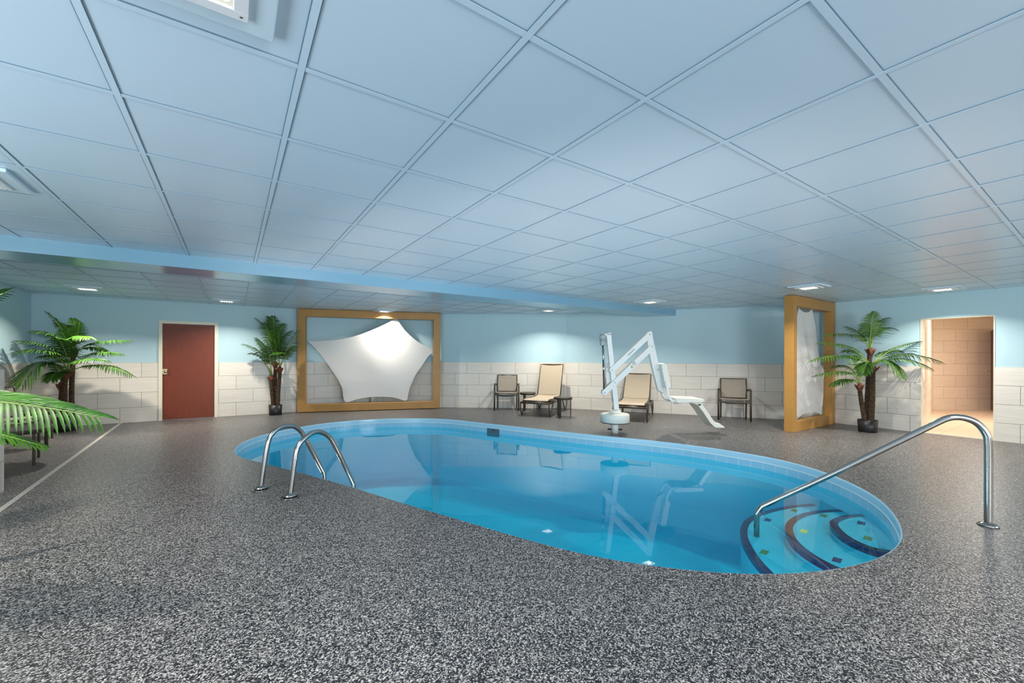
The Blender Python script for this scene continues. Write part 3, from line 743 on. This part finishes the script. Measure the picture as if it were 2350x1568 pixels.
# ---------------------------------------------------------------- loungers
def lounger(name, o, ax, back_h, back_l, label):
    r = thing(name, o, label, 'lounge chair', 'taupe sling lounge chairs')
    ax = Vector(ax).normalized(); sd = Vector((ax.y, -ax.x, 0)); o = Vector(o)
    def P(x, y, z): return o+ax*x+sd*y+UP*z
    W = 0.335
    for s in (-1, 1):
        flatv = (sd, 0.55, 1.15)
        MB().tube(round_path([P(-0.085, s*W, 0.298), P(0.45, s*W, 0.30), P(1.0, s*W, 0.305), P(1.46, s*W, 0.30)], 0.05), 0.021, 8, True, flatv).build('side_rail', M['alu'], r)
        fp = round_path([P(-0.08, s*W, 0.29), P(-0.085, s*W, 0.16), P(-0.01, s*W, 0.022), P(0.03, s*W, 0.022), P(0.25, s*W, 0.285)], 0.07)
        MB().tube(fp, 0.021, 8, True, (sd, 0.6, 1.1)).build('leg', M['alu'], r)
        fp = round_path([P(1.03, s*W, 0.285), P(1.25, s*W, 0.022), P(1.29, s*W, 0.022), P(1.43, s*W, 0.12), P(1.445, s*W, 0.29)], 0.05)
        MB().tube(fp, 0.021, 8, True, (sd, 0.6, 1.1)).build('leg', M['alu'], r)
        MB().tube(crom([P(-0.02, s*0.29, 0.335), P(0.10, s*0.29, 0.365), P(0.45, s*0.29, 0.355), P(0.8, s*0.29, 0.365), P(1.0, s*0.29, 0.395)], 5), 0.016, 8).build('seat_rail', M['alu'], r)
        MB().tube([P(1.0, s*0.29, 0.395), P(1.0+back_l, s*0.285, 0.395+back_h)], 0.013, 8).build('back_rail', M['alu'], r)
    MB().tube([P(-0.085, -W, 0.298), P(-0.085, W, 0.298)], 0.021, 8, True, (UP, 1.1, 0.6)).build('front_bar', M['alu'], r)
    MB().tube([P(1.46, -W, 0.30), P(1.46, W, 0.30)], 0.018, 8).build('rear_bar', M['alu'], r)
    for x in (0.30, 0.66): MB().tube(crom([P(x, -W, 0.30), P(x+0.02, 0, 0.26), P(x, W, 0.30)], 5), 0.014, 8).build('cross_bar', M['alu'], r)
    MB().tube([P(-0.02, -0.29, 0.335), P(-0.02, 0.29, 0.335)], 0.014, 8).build('cross_bar', M['alu'], r)
    # seat support links down to the base rails
    for s in (-1, 1):
        for x in (0.12, 0.9): MB().tube([P(x, s*0.30, 0.36), P(x, s*0.33, 0.30)], 0.012, 8).build('bracket', M['alu'], r)
    seat = crom([P(-0.03, 0, 0.335), P(0.0, 0, 0.352), P(0.12, 0, 0.372), P(0.45, 0, 0.358), P(0.8, 0, 0.366), P(0.995, 0, 0.395)], 4)
    mb = MB(); n = len(seat); vs = []; ny = 6
    for p in seat:
        for j in range(ny+1): y = -0.282+0.564*j/ny; vs.append(p+sd*y-UP*0.012*(1-(2*j/ny-1)**2))
    mb.add(vs, [(i*(ny+1)+j, i*(ny+1)+j+1, (i+1)*(ny+1)+j+1, (i+1)*(ny+1)+j) for i in range(n-1) for j in range(ny)], True)
    mb.build('seat_sling', M['sling'], r, solid=0.005)
    mb = MB(); vs = []; n = 7
    for i in range(n):
        t = i/(n-1); p = P(1.0+back_l*t, 0, 0.40+back_h*t)
        bn = Vector((ax*back_h-UP*back_l)).normalized()
        for j in range(ny+1): y = (-0.28+0.56*j/ny); vs.append(p+sd*y+bn*(0.025*(1-(2*j/ny-1)**2)-0.006))
    mb.add(vs, [(i*(ny+1)+j, i*(ny+1)+j+1, (i+1)*(ny+1)+j+1, (i+1)*(ny+1)+j) for i in range(n-1) for j in range(ny)], True)
    mb.build('back_sling', M['sling'], r, solid=0.006)
    MB().tube([P(1.0+back_l, -0.285, 0.395+back_h), P(1.0+back_l, 0.285, 0.395+back_h)], 0.012, 8).build('top_bar', M['alu'], r)
    MB().tube([P(1.05+back_l*0.45, 0, 0.385+back_h*0.42), P(1.36, 0, 0.30)], 0.011, 8).build('support_strut', M['alu'], r)
    return r
lounger('lounge_chair', (5.64, 7.395, 0), (0.832, 0.555, 0), 0.745, 0.26, 'taupe sling lounge chair with tall raised back, between the two round side tables')
lounger('lounge_chair', (6.80, 5.71, 0), (0.84, 0.54, 0), 0.535, 0.47, 'taupe sling lounge chair partly hidden behind the white pool lift')

# ---------------------------------------------------------------- armchairs
def armchair(o, face, label, width=0.60):
    r = thing('armchair', o, label, 'chair', 'taupe sling armchairs')
    f = Vector(face).normalized(); sd = Vector((f.y, -f.x, 0)); o = Vector(o)
    def P(x, y, z): return o+f*x+sd*y+UP*z
    W = width/2; fl_ = (sd, 0.95, 1.1)
    for s in (-1, 1):
        fr = round_path([P(0.02, s*W, 0.0), P(0.0, s*W, 0.42), P(-0.02, s*W, 0.635), P(-0.16, s*W, 0.645), P(-0.40, s*(W-0.03), 0.615)], 0.07)
        MB().tube(fr, 0.021, 10, True, fl_).build('leg', M['alu'], r)
        bk = crom([P(-0.44, s*(W-0.055), 0.0), P(-0.40, s*(W-0.055), 0.25), P(-0.37, s*(W-0.055), 0.42), P(-0.42, s*(W-0.055), 0.65), P(-0.47, s*(W-0.055), 0.865)], 5)
        MB().tube(bk, 0.016, 10).build('leg', M['alu'], r)
        MB().tube([P(-0.02, s*(W-0.03), 0.425), P(-0.38, s*(W-0.055), 0.40)], 0.014, 8).build('seat_rail', M['alu'], r)
    MB().tube(crom([P(0.0, -W, 0.40), P(0.02, -W*0.5, 0.375), P(0.025, 0, 0.366), P(0.02, W*0.5, 0.375), P(0.0, W, 0.40)], 6), 0.018, 8, True, (UP, 1.15, 0.7)).build('front_bar', M['alu'], r)
    MB().tube([P(-0.465, -W+0.055, 0.862), P(-0.465, W-0.055, 0.862)], 0.008, 8).build('top_bar', M['alu'], r)
    MB().tube([P(-0.385, -W+0.055, 0.445), P(-0.385, W-0.055, 0.445)], 0.010, 8).build('cross_bar', M['alu'], r)
    ny = 6; w2 = W-0.062
    mb = MB(); vs = []; rows = [(-0.01, 0.428), (0.01, 0.442), (-0.02, 0.452), (-0.18, 0.436), (-0.37, 0.425)]
    for x, z in rows:
        for j in range(ny+1): vs.append(P(x, -w2-0.02+2*(w2+0.02)*j/ny, z-0.008*(1-(2*j/ny-1)**2)))
    mb.add(vs, [(i*(ny+1)+j, i*(ny+1)+j+1, (i+1)*(ny+1)+j+1, (i+1)*(ny+1)+j) for i in range(len(rows)-1) for j in range(ny)], True)
    mb.build('seat', M['sling_grey'], r, solid=0.008)
    mb = MB(); vs = []; rows = [(-0.375, 0.455), (-0.385, 0.55), (-0.41, 0.66), (-0.44, 0.77), (-0.462, 0.862)]
    for x, z in rows:
        for j in range(ny+1): vs.append(P(x-0.022*(1-(2*j/ny-1)**2), -w2+2*w2*j/ny, z-0.008*(1-(2*j/ny-1)**2)))
    mb.add(vs, [(i*(ny+1)+j, i*(ny+1)+j+1, (i+1)*(ny+1)+j+1, (i+1)*(ny+1)+j) for i in range(len(rows)-1) for j in range(ny)], True)
    mb.build('backrest', M['sling_grey'], r, solid=0.006)
    return r
armchair((5.625, 8.565, 0), (-0.585, -0.811, 0), 'taupe sling armchair left of the tall lounge chair, against the tiled wall')
armchair((8.76, 4.60, 0), (-0.86, -0.51, 0), 'taupe sling armchair right of the pool lift, near the side-on gold frame')
armchair((-2.45, 8.55, 0), (0.75, -0.66, 0), 'armchair behind the low tiled wall at the left, half hidden by palm leaves')

def side_table(c, rad, label, rot=0.0, legs=3, h=0.44, lw=0.032):
    c = Vector(c)
    r = thing('side_table', c, label, 'side table', 'round dark side tables')
    MB().lathe([(rad-0.012, h-0.052), (rad, h-0.045), (rad, h-0.004), (rad-0.004, h), (rad-0.014, h), (rad-0.018, h-0.006), (0.01, h-0.006)], c, 36).build('table_top', M['alu'], r)
    for k in range(legs):
        a = rot+2*math.pi*k/legs; d = Vector((math.cos(a), math.sin(a), 0)); t = Vector((-d.y, d.x, 0)); p = c+d*(rad-0.035)
        MB().prism([p-t*lw-d*0.008, p+t*lw-d*0.008, p+t*lw+d*0.008, p-t*lw+d*0.008], UP*(h-0.045)).build('leg', M['alu'], r, bevel=0.003)
    return r
side_table((6.075, 6.97, 0), 0.205, 'round dark side table in front of the tall lounge chair, to its right', math.radians(-35))
side_table((6.10, 8.33, 0), 0.195, 'round dark side table between the armchair and the tall lounge chair', math.radians(85))
side_table((-2.30, 7.52, 0), 0.44, 'larger round dark table behind the low tiled wall at the left', math.radians(-34), 4, 0.44, 0.013)
side_table((-2.62, 9.62, 0), 0.30, 'farther round table beside the left corner palm tree', math.radians(-20), 3, 0.44, 0.013)

# ---------------------------------------------------------------- pool lift
LD = 7.22
def L(px, py, off=0.0): return at(px, py, LD)+FWD*off
lbase = at_z(1411, 994, 0); 
lift = thing('pool_lift', Vector((lbase.x, lbase.y, 0)), 'white pool lift with a seat, arms and round weighted base on the far deck', 'pool lift')
def lp_prism(nm, px, o0, o1, m, parent=lift, bevel=0.006):
    poly = [L(x, y, o0) for x, y in px]
    return MB().prism(poly, FWD*(o1-o0)).build(nm, M[m], parent, bevel=bevel, origin=lift.location)
bc = Vector((lbase.x, lbase.y, 0))
MB().lathe([(0.062, 0.0), (0.062, 0.21)], bc, 28).build('base_post', M['lift'], lift)
MB().tube([bc+UP*0.065-RGT*0.125, bc+UP*0.06+RGT*0.125], 0.014, 10).build('clamp_pin', M['black'], lift)
MB().lathe([(0.243, 0.192), (0.243, 0.197), (0.248, 0.20), (0.248, 0.315), (0.24, 0.335), (0.22, 0.342), (0.1, 0.35), (0.02, 0.35)], bc, 48).build('base_cover', M['lift_cover'], lift)['label'] = 'round white drum cover'
MB().lathe([(0.238, 0.183), (0.246, 0.187), (0.246, 0.196)], bc, 48).build('cover_rim', M['black'], lift)
MB().lathe([(0.10, 0.345), (0.10, 0.385), (0.092, 0.40), (0.02, 0.405)], bc, 32).build('collar', M['lift_cover'], lift)
MB().lathe([(0.104, 0.338), (0.104, 0.347)], bc, 32).build('collar_ring', M['black'], lift)
lp_prism('mast', [(1408.5,940.5),(1420,940.5),(1401.5,768),(1391,768)], -0.04, 0.04, 'lift')
lp_prism('mast_cap', [(1386.5,767),(1401,763.5),(1401.5,768),(1391,769.5),(1390,773),(1386.5,770)], -0.035, 0.035, 'lift')
lp_prism('cap_slot', [(1392.5,767.6),(1400.5,767.6),(1400.5,769),(1392.5,769)], -0.042, -0.03, 'black', bevel=0)
# actuator
def cyl(nm, a, b, ra, m, n=16, rb=None): return MB().tube([L(*a), L(*b)], [ra, rb or ra], n).build(nm, M[m], lift)
MB().tube([L(1383, 769.5), L(1383, 770.5), L(1383.2, 780)], [0.054, 0.06, 0.056], 20).tube([L(1383.2, 780), L(1383.6, 792), L(1383.7, 793.5)], [0.050, 0.048, 0.038], 20).build('motor', M['motor'], lift)
lp_prism('motor_knob', [(1378,768),(1380,767),(1381,769),(1383,767.5),(1384,770),(1378,770)], -0.02, 0.02, 'black', bevel=0)
cyl('actuator_tube', (1383.8, 793), (1385, 845.5), 0.0175, 'steel')
cyl('tube_collar', (1385, 843.5), (1385.3, 849), 0.021, 'lift')
cyl('actuator_shaft', (1385.2, 849), (1386.2, 895), 0.0155, 'rust')
cyl('guide_rod', (1389.7, 867), (1390, 886), 0.006, 'rust', 8)
lp_prism('battery_box', [(1391,832),(1397.5,832),(1402,884),(1391,884)], 0.03, 0.10, 'lift')
lp_prism('battery_label', [(1392.3,833),(1396.8,833),(1396.8,845.5),(1392.3,845.5)], 0.026, 0.031, 'label', bevel=0)
for yy in (834.5, 836.5, 839, 841.5, 843.2):
    lp_prism('label_text', [(1393,yy),(1396.3,yy),(1396.3,yy+0.9),(1393,yy+0.9)], 0.0245, 0.0262, 'black', bevel=0)
cab = [L(x, y, 0.02) for x, y in ((1396, 884), (1398, 895), (1403, 903), (1405, 915), (1409, 938), (1405, 942))]
MB().tube(crom(cab, 5), 0.003, 6).build('cable', M['black'], lift)
# parallel arms (in front of and behind the mast)
def arm(nm, a, b, wpx, o0, o1):
    ax_ = Vector((b[0]-a[0], b[1]-a[1])); ax_.normalize(); pr = Vector((-ax_.y, ax_.x)); P = []
    for k in range(9):
        t = math.pi/2+math.pi*k/8; P.append((a[0]+wpx/2*(math.cos(t)*ax_.x+math.sin(t)*pr.x), a[1]+wpx/2*(math.cos(t)*ax_.y+math.sin(t)*pr.y)))
    for k in range(9):
        t = -math.pi/2+math.pi*k/8; P.append((b[0]+wpx/2*(math.cos(t)*ax_.x+math.sin(t)*pr.x), b[1]+wpx/2*(math.cos(t)*ax_.y+math.sin(t)*pr.y)))
    return lp_prism(nm, P, o0, o1, 'lift', bevel=0.004)
lo_arm = arm('lower_arm', (1386.5, 900), (1494.5, 797), 12.5, -0.062, -0.044)
up_arm = arm('upper_arm', (1403, 849.5), (1488.8, 768.5), 12.5, -0.062, -0.044)
arm('lower_arm', (1386.5, 900), (1494.5, 797), 12.5, 0.044, 0.062)
arm('upper_arm', (1403, 849.5), (1488.8, 768.5), 12.5, 0.044, 0.062)
for x, y in ((1386.2, 900.5), (1409.5, 878), (1403.2, 849.5), (1488.9, 768.4), (1494.9, 796), (1507.5, 848.8), (1517.3, 871)):
    p = L(x, y, -0.07); MB().tube([p, p+FWD*0.012], 0.011, 10).build('bolt', M['screw'], lift)
# labels on the arms (lettering too small to read: dark strokes)
def quad_along(a, b, w): 
    v = Vector((b[0]-a[0], b[1]-a[1])).normalized(); n = Vector((-v.y, v.x))*w/2
    return [(a[0]-n.x, a[1]-n.y), (b[0]-n.x, b[1]-n.y), (b[0]+n.x, b[1]+n.y), (a[0]+n.x, a[1]+n.y)]
lb = lp_prism('arm_label', quad_along((1437.5, 816.8), (1454.5, 800.5), 3.6), -0.0635, -0.0618, 'label', bevel=0)
for i in range(9):
    t0, t1 = i/9+0.015, i/9+0.085
    a = (1438.3+15.6*t0, 816+(-15)*t0); b = (1438.3+15.6*t1, 816+(-15)*t1)
    for w, off in ((1.3, 0.75), (0.7, -0.7)):
        v = Vector((15.6, -15)).normalized(); n = Vector((-v.y, v.x))*off
        lp_prism('label_text', quad_along((a[0]+n.x, a[1]+n.y), (b[0]+n.x, b[1]+n.y), w), -0.0645, -0.063, 'black', bevel=0)
lp_prism('warning_sign', [(1444.2,839.2),(1451.8,841.2),(1447.2,846.2)], -0.0645, -0.0618, 'yellow', bevel=0)
lp_prism('warning_mark', [(1446.2,841),(1449,841.6),(1447.4,843.8)], -0.0652, -0.064, 'black', bevel=0)
lp_prism('warning_bar', quad_along((1448.5, 836.2), (1454.8, 829.6), 1.3), -0.0645, -0.0618, 'red_mark', bevel=0)
for k in range(3):
    lp_prism('label_text', quad_along((1450.6+k*1.3, 838.0+k*1.2), (1456.2+k*1.3, 832.2+k*1.2), 0.35), -0.0642, -0.0618, 'black', bevel=0)
# hanging seat carrier
lp_prism('seat_carrier', [(1482,763.5),(1494.3,761),(1497,778),(1509.5,836),(1517,858),(1522,880),(1524,900),(1521.5,903.5),(1508.5,896),(1495,842),(1486,796)], -0.045, 0.045, 'lift')
# backrest: moulded slab seen from its side, 0.42 m wide
lp_prism('backrest', [(1510,835.5),(1516,833.6),(1521,834.5),(1523,838),(1528,866),(1531.5,886),(1530,889.5),(1521,889),(1518,886),(1515,868),(1510.5,842)], -0.17, 0.22, 'lift_seat', bevel=0.014)
tb = [L(x, y, 0.0) for x, y in ((1519,876),(1523,893),(1528,909),(1534,917),(1546,921.5),(1556,921.5))]
for off in (-0.16, 0.16):
    MB().tube([p+FWD*off for p in crom(tb, 6)], 0.021, 12).build('seat_tube', M['lift'], lift)
lp_prism('side_bracket', [(1519,872),(1526,884),(1525,900),(1530,912),(1537,919),(1533,921),(1526,914),(1521,902)], -0.185, -0.17, 'lift', bevel=0.003)
# seat pan
poly = [L(x, y, -0.20) for x, y in ((1540,913.5),(1541,911.2),(1602,913.2),(1604,915),(1603.8,919.5),(1600,921.5),(1545,922.5),(1540.5,919))]
MB().prism(poly, FWD*0.44).build('seat', M['lift_seat'], lift, bevel=0.014)
lp_prism('seat_clamp', [(1548,922),(1555.5,922),(1555.5,928),(1553.8,928),(1553.5,925),(1549.5,925),(1549.5,928),(1548,927)], -0.03, 0.03, 'lift', bevel=0.002)
lp_prism('leg_rest', [(1574,922),(1600,921),(1601,925),(1615,944),(1627,962),(1632,966.5),(1636,969),(1641,969),(1652,976.5),(1652,978.8),(1634,978.8),(1628,976),(1620,968),(1605,945),(1592,928),(1585,925)], -0.16, 0.20, 'lift_seat', bevel=0.006)
for a, b in (((1593.5, 925.3), (1597, 928)), ((1593.3, 927.8), (1597.2, 925.5))):
    lp_prism('knob', quad_along(a, b, 1.1), -0.19, -0.16, 'black', bevel=0)

# ---------------------------------------------------------------- palms
def frond(name, parent, P0, P1, P2, leaf=0.24, n=22, t0=0.28, droop=0.35, wid=0.013, mleaf='leaf', side=None, rach=0.006, seed=0, fwdk=0.55, taper=0.45, lift=0.28):
    rnd = random.Random(seed); P0, P1, P2 = Vector(P0), Vector(P1), Vector(P2)
    B = lambda t: P0*(1-t)**2+P1*(2*t*(1-t))+P2*t*t
    D = lambda t: ((P1-P0)*(2*(1-t))+(P2-P1)*(2*t)).normalized()
    pts = [B(i/14) for i in range(15)]
    pet = MB(); pet.tube(pts, [rach*(1.25-1.0*i/14) for i in range(15)], 6)
    mb = MB()
    for i in range(n):
        u = i/(n-1); t = t0+(1-t0)*u*0.985
        R = B(t); T = D(t)
        S = T.cross(UP) if side is None else Vector(side)
        if S.length < 0.15: S = RGT.copy()
        S = (S-T*S.dot(T)).normalized(); Nn = S.cross(T).normalized()
        if Nn.z < 0: Nn = -Nn
        Lf = leaf*(0.50+0.62*math.sin(math.pi*min(1, (u*0.86+0.08)))**0.8)*(1-taper*u**3)
        for s in (-1, 1):
            jit = rnd.uniform(-0.09, 0.09)
            k = fwdk+0.45*u
            d = (T*(k+jit)+S*s*(1.0-0.35*u)+Nn*(lift+jit)).normalized()
            Wd = (T-d*T.dot(d)).normalized(); Ln = Lf*rnd.uniform(0.9, 1.08); w = wid*(1-0.3*u)
            st = [(0, 0.35), (0.25, 0.95), (0.55, 1.0), (0.82, 0.62), (1.0, 0.03)]
            vs = []
            for q, ww in st:
                c = R+d*Ln*q-UP*(droop*Ln*q*q)
                fold = Nn*(w*ww*0.35)
                vs += [c-Wd*w*ww, c-fold, c+Wd*w*ww]
            fs = []
            for a in range(len(st)-1):
                fs += [(a*3, a*3+1, a*3+4, a*3+3), (a*3+1, a*3+2, a*3+5, a*3+4)]
            mb.add(vs, fs, True)
    fr = mb.build(name, M[mleaf], parent)
    for p in fr.data.polygons: pass
    pt = pet.build('petiole', M['petiole'], fr, origin=parent.location)
    return fr

def palm_trunk(parent, a, b, r, seed=0, fibre=True):
    rnd = random.Random(seed); a, b = Vector(a), Vector(b); n = int((b-a).length/0.018); pts = []; rs = []
    for i in range(n+1):
        t = i/n; pts.append(a.lerp(b, t)+Vector((math.sin(t*5+seed), math.cos(t*4+seed), 0))*0.006)
        rs.append(r*(1.0+(0.13 if i % 2 else -0.05)+rnd.uniform(-0.03, 0.04))*(1.05-0.1*t))
    o = MB().tube(pts, rs, 12, False).build('trunk', M['bark'], parent)
    if fibre:
        mb = MB(); mb.tube([b-UP*0.07, b-UP*0.02, b+UP*0.02, b+UP*0.08], [r*0.95, r*1.25, r*1.3, r*0.8], 10)
        for k in range(5):
            an = k*1.3+seed; d = Vector((math.cos(an), math.sin(an), 0))
            mb.tube([b-UP*0.04+d*r*0.7, b+UP*0.01+d*r*1.5, b+UP*0.05+d*r*2.2], [0.02, 0.018, 0.006], 6)
        mb.build('fibre', M['fibre'], o, origin=parent.location)
    return o
def pot(parent, c, r, h):
    c = Vector(c)
    p = MB().lathe([(r*0.90, 0.0), (r*0.93, 0.004), (r, h), (r*0.93, h), (r*0.90, h-0.02), (0.01, h-0.022)], c, 32).build('pot', M['pot'], parent, origin=parent.location)
    MB().lathe([(r*0.90, h-0.03), (r*0.90, h-0.012), (0.01, h-0.006)], c, 24).build('soil', M['soil'], parent, origin=parent.location)

def palm(name, label, c, dep, potr, poth, trunks, fronds, leaf, wid, shift=0.0, mleaf='leaf', n=22):
    """trunks: (px,py top, dx, dy offsets of foot, r, doff); fronds: (base px,py, ctrl px,py, tip px,py, tip depth offset, leaf scale)"""
    c = Vector(c); r = thing(name, c, label, 'palm', 'artificial potted palms')
    pot(r, c, potr, poth)
    for i, (px, py, fx, fy, rad, doff) in enumerate(trunks):
        top_ = at(px, py, dep+doff); foot = c+RGT*fx+FWD*fy+UP*(poth-0.03)
        palm_trunk(r, foot, top_, rad, i+1)
    for i, f in enumerate(fronds):
        b0, c0, t0_, doff, base_off = f[0], f[1], f[2], f[3]-shift, f[4]
        ls = f[5] if len(f) > 5 else 1.0
        P0 = at(b0[0], b0[1], dep+base_off); P2 = at(t0_[0], t0_[1], dep+doff); P1 = at(c0[0], c0[1], dep+base_off+(doff-base_off)*0.45)
        frond('frond', r, P0, P1, P2, leaf*ls, n, 0.30, 0.60, wid, mleaf, None, 0.007, i*7+3)
    return r
# crop-to-photo helpers for the traced frond points
def c6(x, y): return (1740+x/4.126, 650+y/4.126)
def c2(x, y): return (340+x/4.9, 680+y/4.9)
def c1(x, y): return (x/3.135, 680+y/3.135)
pc = at_z(1991, 994, 0)*1.017
D1 = (pc.x*SN+pc.y*CS)
palm('palm_tree', 'potted palm right of the side-on gold frame, next to the open doorway', (pc.x, pc.y, 0), D1, 0.145, 0.215,
     [(*c6(1078, 815), 0.045, -0.01, 0.048, 0.0), (*c6(1062, 650), 0.01, 0.06, 0.036, 0.06), (*c6(962, 985), -0.06, 0.0, 0.033, -0.02)],
     [(c6(1062, 640), c6(1055, 400), c6(1100, 275), -0.10, 0.06, 1.0), (c6(1062, 640), c6(1100, 390), c6(1215, 330), 0.10, 0.06, 1.0),
      (c6(1064, 640), c6(1060, 380), c6(1270, 430), 0.25, 0.06, 1.0), (c6(1060, 640), c6(1010, 480), c6(825, 410), 0.15, 0.06, 0.75),
      (c6(1060, 650), c6(1000, 440), c6(640, 490), -0.25, 0.06, 0.8), (c6(1062, 650), c6(1040, 430), c6(1010, 380), 0.35, 0.06, 0.8),
      (c6(1060, 760), c6(880, 560), c6(575, 562), -0.20, 0.0, 0.95), (c6(1060, 780), c6(880, 620), c6(515, 730), -0.35, 0.0, 1.0),
      (c6(1090, 760), c6(1260, 590), c6(1525, 552), -0.08, 0.0, 0.8), (c6(1090, 770), c6(1300, 590), c6(1720, 745), -0.35, 0.0, 1.0),
      (c6(1095, 780), c6(1300, 640), c6(1620, 800), -0.45, 0.0, 1.0), (c6(1090, 790), c6(1200, 640), c6(1340, 870), -0.35, 0.0, 1.0),
      (c6(1070, 790), c6(940, 620), c6(820, 640), 0.30, 0.0, 0.9), (c6(1085, 780), c6(1150, 620), c6(1330, 640), 0.15, 0.0, 0.9),
      (c6(1070, 800), c6(1030, 680), c6(1000, 850), -0.12, 0.0, 0.7),
      (c6(955, 950), c6(900, 770), c6(538, 878), -0.25, -0.02, 0.85), (c6(955, 950), c6(900, 740), c6(700, 790), 0.15, -0.02, 0.85),
      (c6(955, 955), c6(850, 860), c6(708, 965), -0.15, -0.02, 0.7), (c6(958, 950), c6(950, 700), c6(880, 690), 0.20, -0.02, 0.8),
      (c6(962, 950), c6(1000, 800), c6(1040, 830), 0.1, -0.02, 0.6)], 0.255, 0.0125)
pc = at_z(632, 954, 0)*1.013
D2 = (pc.x*SN+pc.y*CS)
palm('palm_tree', 'upright potted palm between the brown door and the wide gold frame', (pc.x, pc.y, 0), D2, 0.135, 0.225,
     [(*c2(1388, 930), -0.055, 0, 0.042, -0.02), (*c2(1428, 770), 0.0, 0.05, 0.036, 0.05), (*c2(1480, 830), 0.06, 0, 0.038, 0.0)],
     [(c2(1385, 900), c2(1320, 600), c2(1075, 540), -0.25, -0.02), (c2(1388, 900), c2(1350, 600), c2(1210, 470), 0.15, -0.02),
      (c2(1390, 900), c2(1380, 650), c2(1330, 560), -0.30, -0.02, 0.9), (c2(1385, 900), c2(1300, 640), c2(1150, 640), -0.05, -0.02, 0.9),
      (c2(1425, 760), c2(1400, 380), c2(1210, 250), 0.0, 0.05), (c2(1425, 760), c2(1380, 380), c2(1300, 300), -0.25, 0.05),
      (c2(1428, 760), c2(1400, 350), c2(1345, 232), 0.25, 0.05), (c2(1430, 760), c2(1410, 360), c2(1408, 228), -0.05, 0.05),
      (c2(1430, 760), c2(1450, 400), c2(1530, 310), 0.1, 0.05), (c2(1432, 760), c2(1470, 480), c2(1620, 390), 0.25, 0.05),
      (c2(1480, 800), c2(1540, 600), c2(1700, 380), -0.30, 0.0), (c2(1480, 800), c2(1470, 560), c2(1470, 390), -0.35, 0.0),
      (c2(1482, 800), c2(1560, 640), c2(1650, 560), 0.1, 0.0, 0.9), (c2(1478, 800), c2(1440, 640), c2(1420, 480), -0.3, 0.0, 0.9),
      (c2(1430, 760), c2(1430, 600), c2(1500, 640), -0.35, 0.05, 0.8)], 0.26, 0.0125, 0.17, 'leaf', 26)
pc = Vector((-2.42, 10.38, 0)); D3 = pc.x*SN+pc.y*CS
palm('palm_tree', 'bushy potted palm in the left corner by the blue wall', pc, D3, 0.16, 0.24,
     [(*c1(470, 570), 0.0, -0.04, 0.042, -0.05), (*c1(525, 420), 0.06, 0.04, 0.034, 0.05), (*c1(440, 650), -0.08, 0.0, 0.032, 0.0)],
     [(c1(530, 400), c1(470, 230), c1(335, 115), -0.15, 0.05), (c1(530, 400), c1(560, 250), c1(525, 165), 0.15, 0.05),
      (c1(530, 400), c1(540, 250), c1(650, 300), -0.2, 0.05, 0.9), (c1(532, 400), c1(680, 310), c1(925, 318), 0.15, 0.05, 0.9),
      (c1(530, 400), c1(420, 260), c1(240, 250), -0.30, 0.05), (c1(530, 410), c1(560, 280), c1(570, 190), -0.1, 0.05, 0.8),
      (c1(528, 400), c1(500, 250), c1(430, 190), 0.1, 0.05), (c1(530, 405), c1(690, 330), c1(740, 400), 0.2, 0.05, 0.8),
      (c1(485, 545), c1(420, 330), c1(120, 320), -0.60, -0.05), (c1(485, 545), c1(420, 340), c1(105, 400), -0.68, -0.05),
      (c1(480, 550), c1(300, 360), c1(158, 640), -0.55, -0.05, 1.25), (c1(490, 545), c1(640, 360), c1(865, 415), 0.0, -0.05, 0.9),
      (c1(490, 550), c1(700, 430), c1(948, 572), -0.10, -0.05, 0.9), (c1(490, 545), c1(480, 340), c1(400, 300), -0.35, -0.05),
      (c1(490, 550), c1(560, 420), c1(760, 460), -0.3, -0.05, 0.9), (c1(488, 545), c1(520, 360), c1(440, 250), -0.25, -0.05),
      (c1(440, 640), c1(420, 480), c1(370, 600), -0.2, 0.0, 0.7), (c1(440, 640), c1(450, 500), c1(350, 480), -0.3, 0.0, 0.8),
      (c1(480, 545), c1(470, 420), c1(300, 430), -0.35, -0.05)], 0.265, 0.0130, 0.10, 'leaf', 24)

# near palm just outside the left edge: its leaves reach into view
ND = 2.35
nb = at(-330, 1200, ND); nb = Vector((nb.x, nb.y, 0))
r = thing('palm_tree', nb, 'near palm whose bright fronds reach in from the left edge', 'palm', 'artificial potted palms')
pot(r, nb, 0.17, 0.28)
ntop = nb+UP*1.0
palm_trunk(r, nb+UP*0.25, ntop, 0.05, 5)
near = [((-330, 900), (-120, 888), (226, 958), 0.0, 1.0, 34), ((-330, 930), (-80, 970), (104, 1026), 0.45, 0.26, 24),
        ((-330, 900), (-180, 760), (10, 672), 0.5, 0.8, 24)]
for i, (b0, c0, t1, doff, ls, nl) in enumerate(near):
    P0 = ntop+UP*0.03; P1 = at(c0[0], c0[1], ND+doff*0.4); P2 = at(t1[0], t1[1], ND+doff)
    frond('frond', r, P0, P1, P2, (0.255 if i == 0 else 0.30)*ls, 34 if i == 0 else nl, 0.25, 0.42, 0.0115 if i == 0 else 0.010, 'leaf_near', -FWD-UP*0.55, 0.006, 40+i, 0.85, 0.25, 0.30)
for i, an in enumerate((2.2, 3.1, 4.0, 1.4)):
    d = Vector((math.cos(an), math.sin(an), 0)); P0 = ntop+UP*0.03
    frond('frond', r, P0, P0+d*0.35+UP*0.55, P0+d*0.85+UP*0.25, 0.27, 26, 0.25, 0.5, 0.011, 'leaf_near', None, 0.006, 60+i, 0.8)
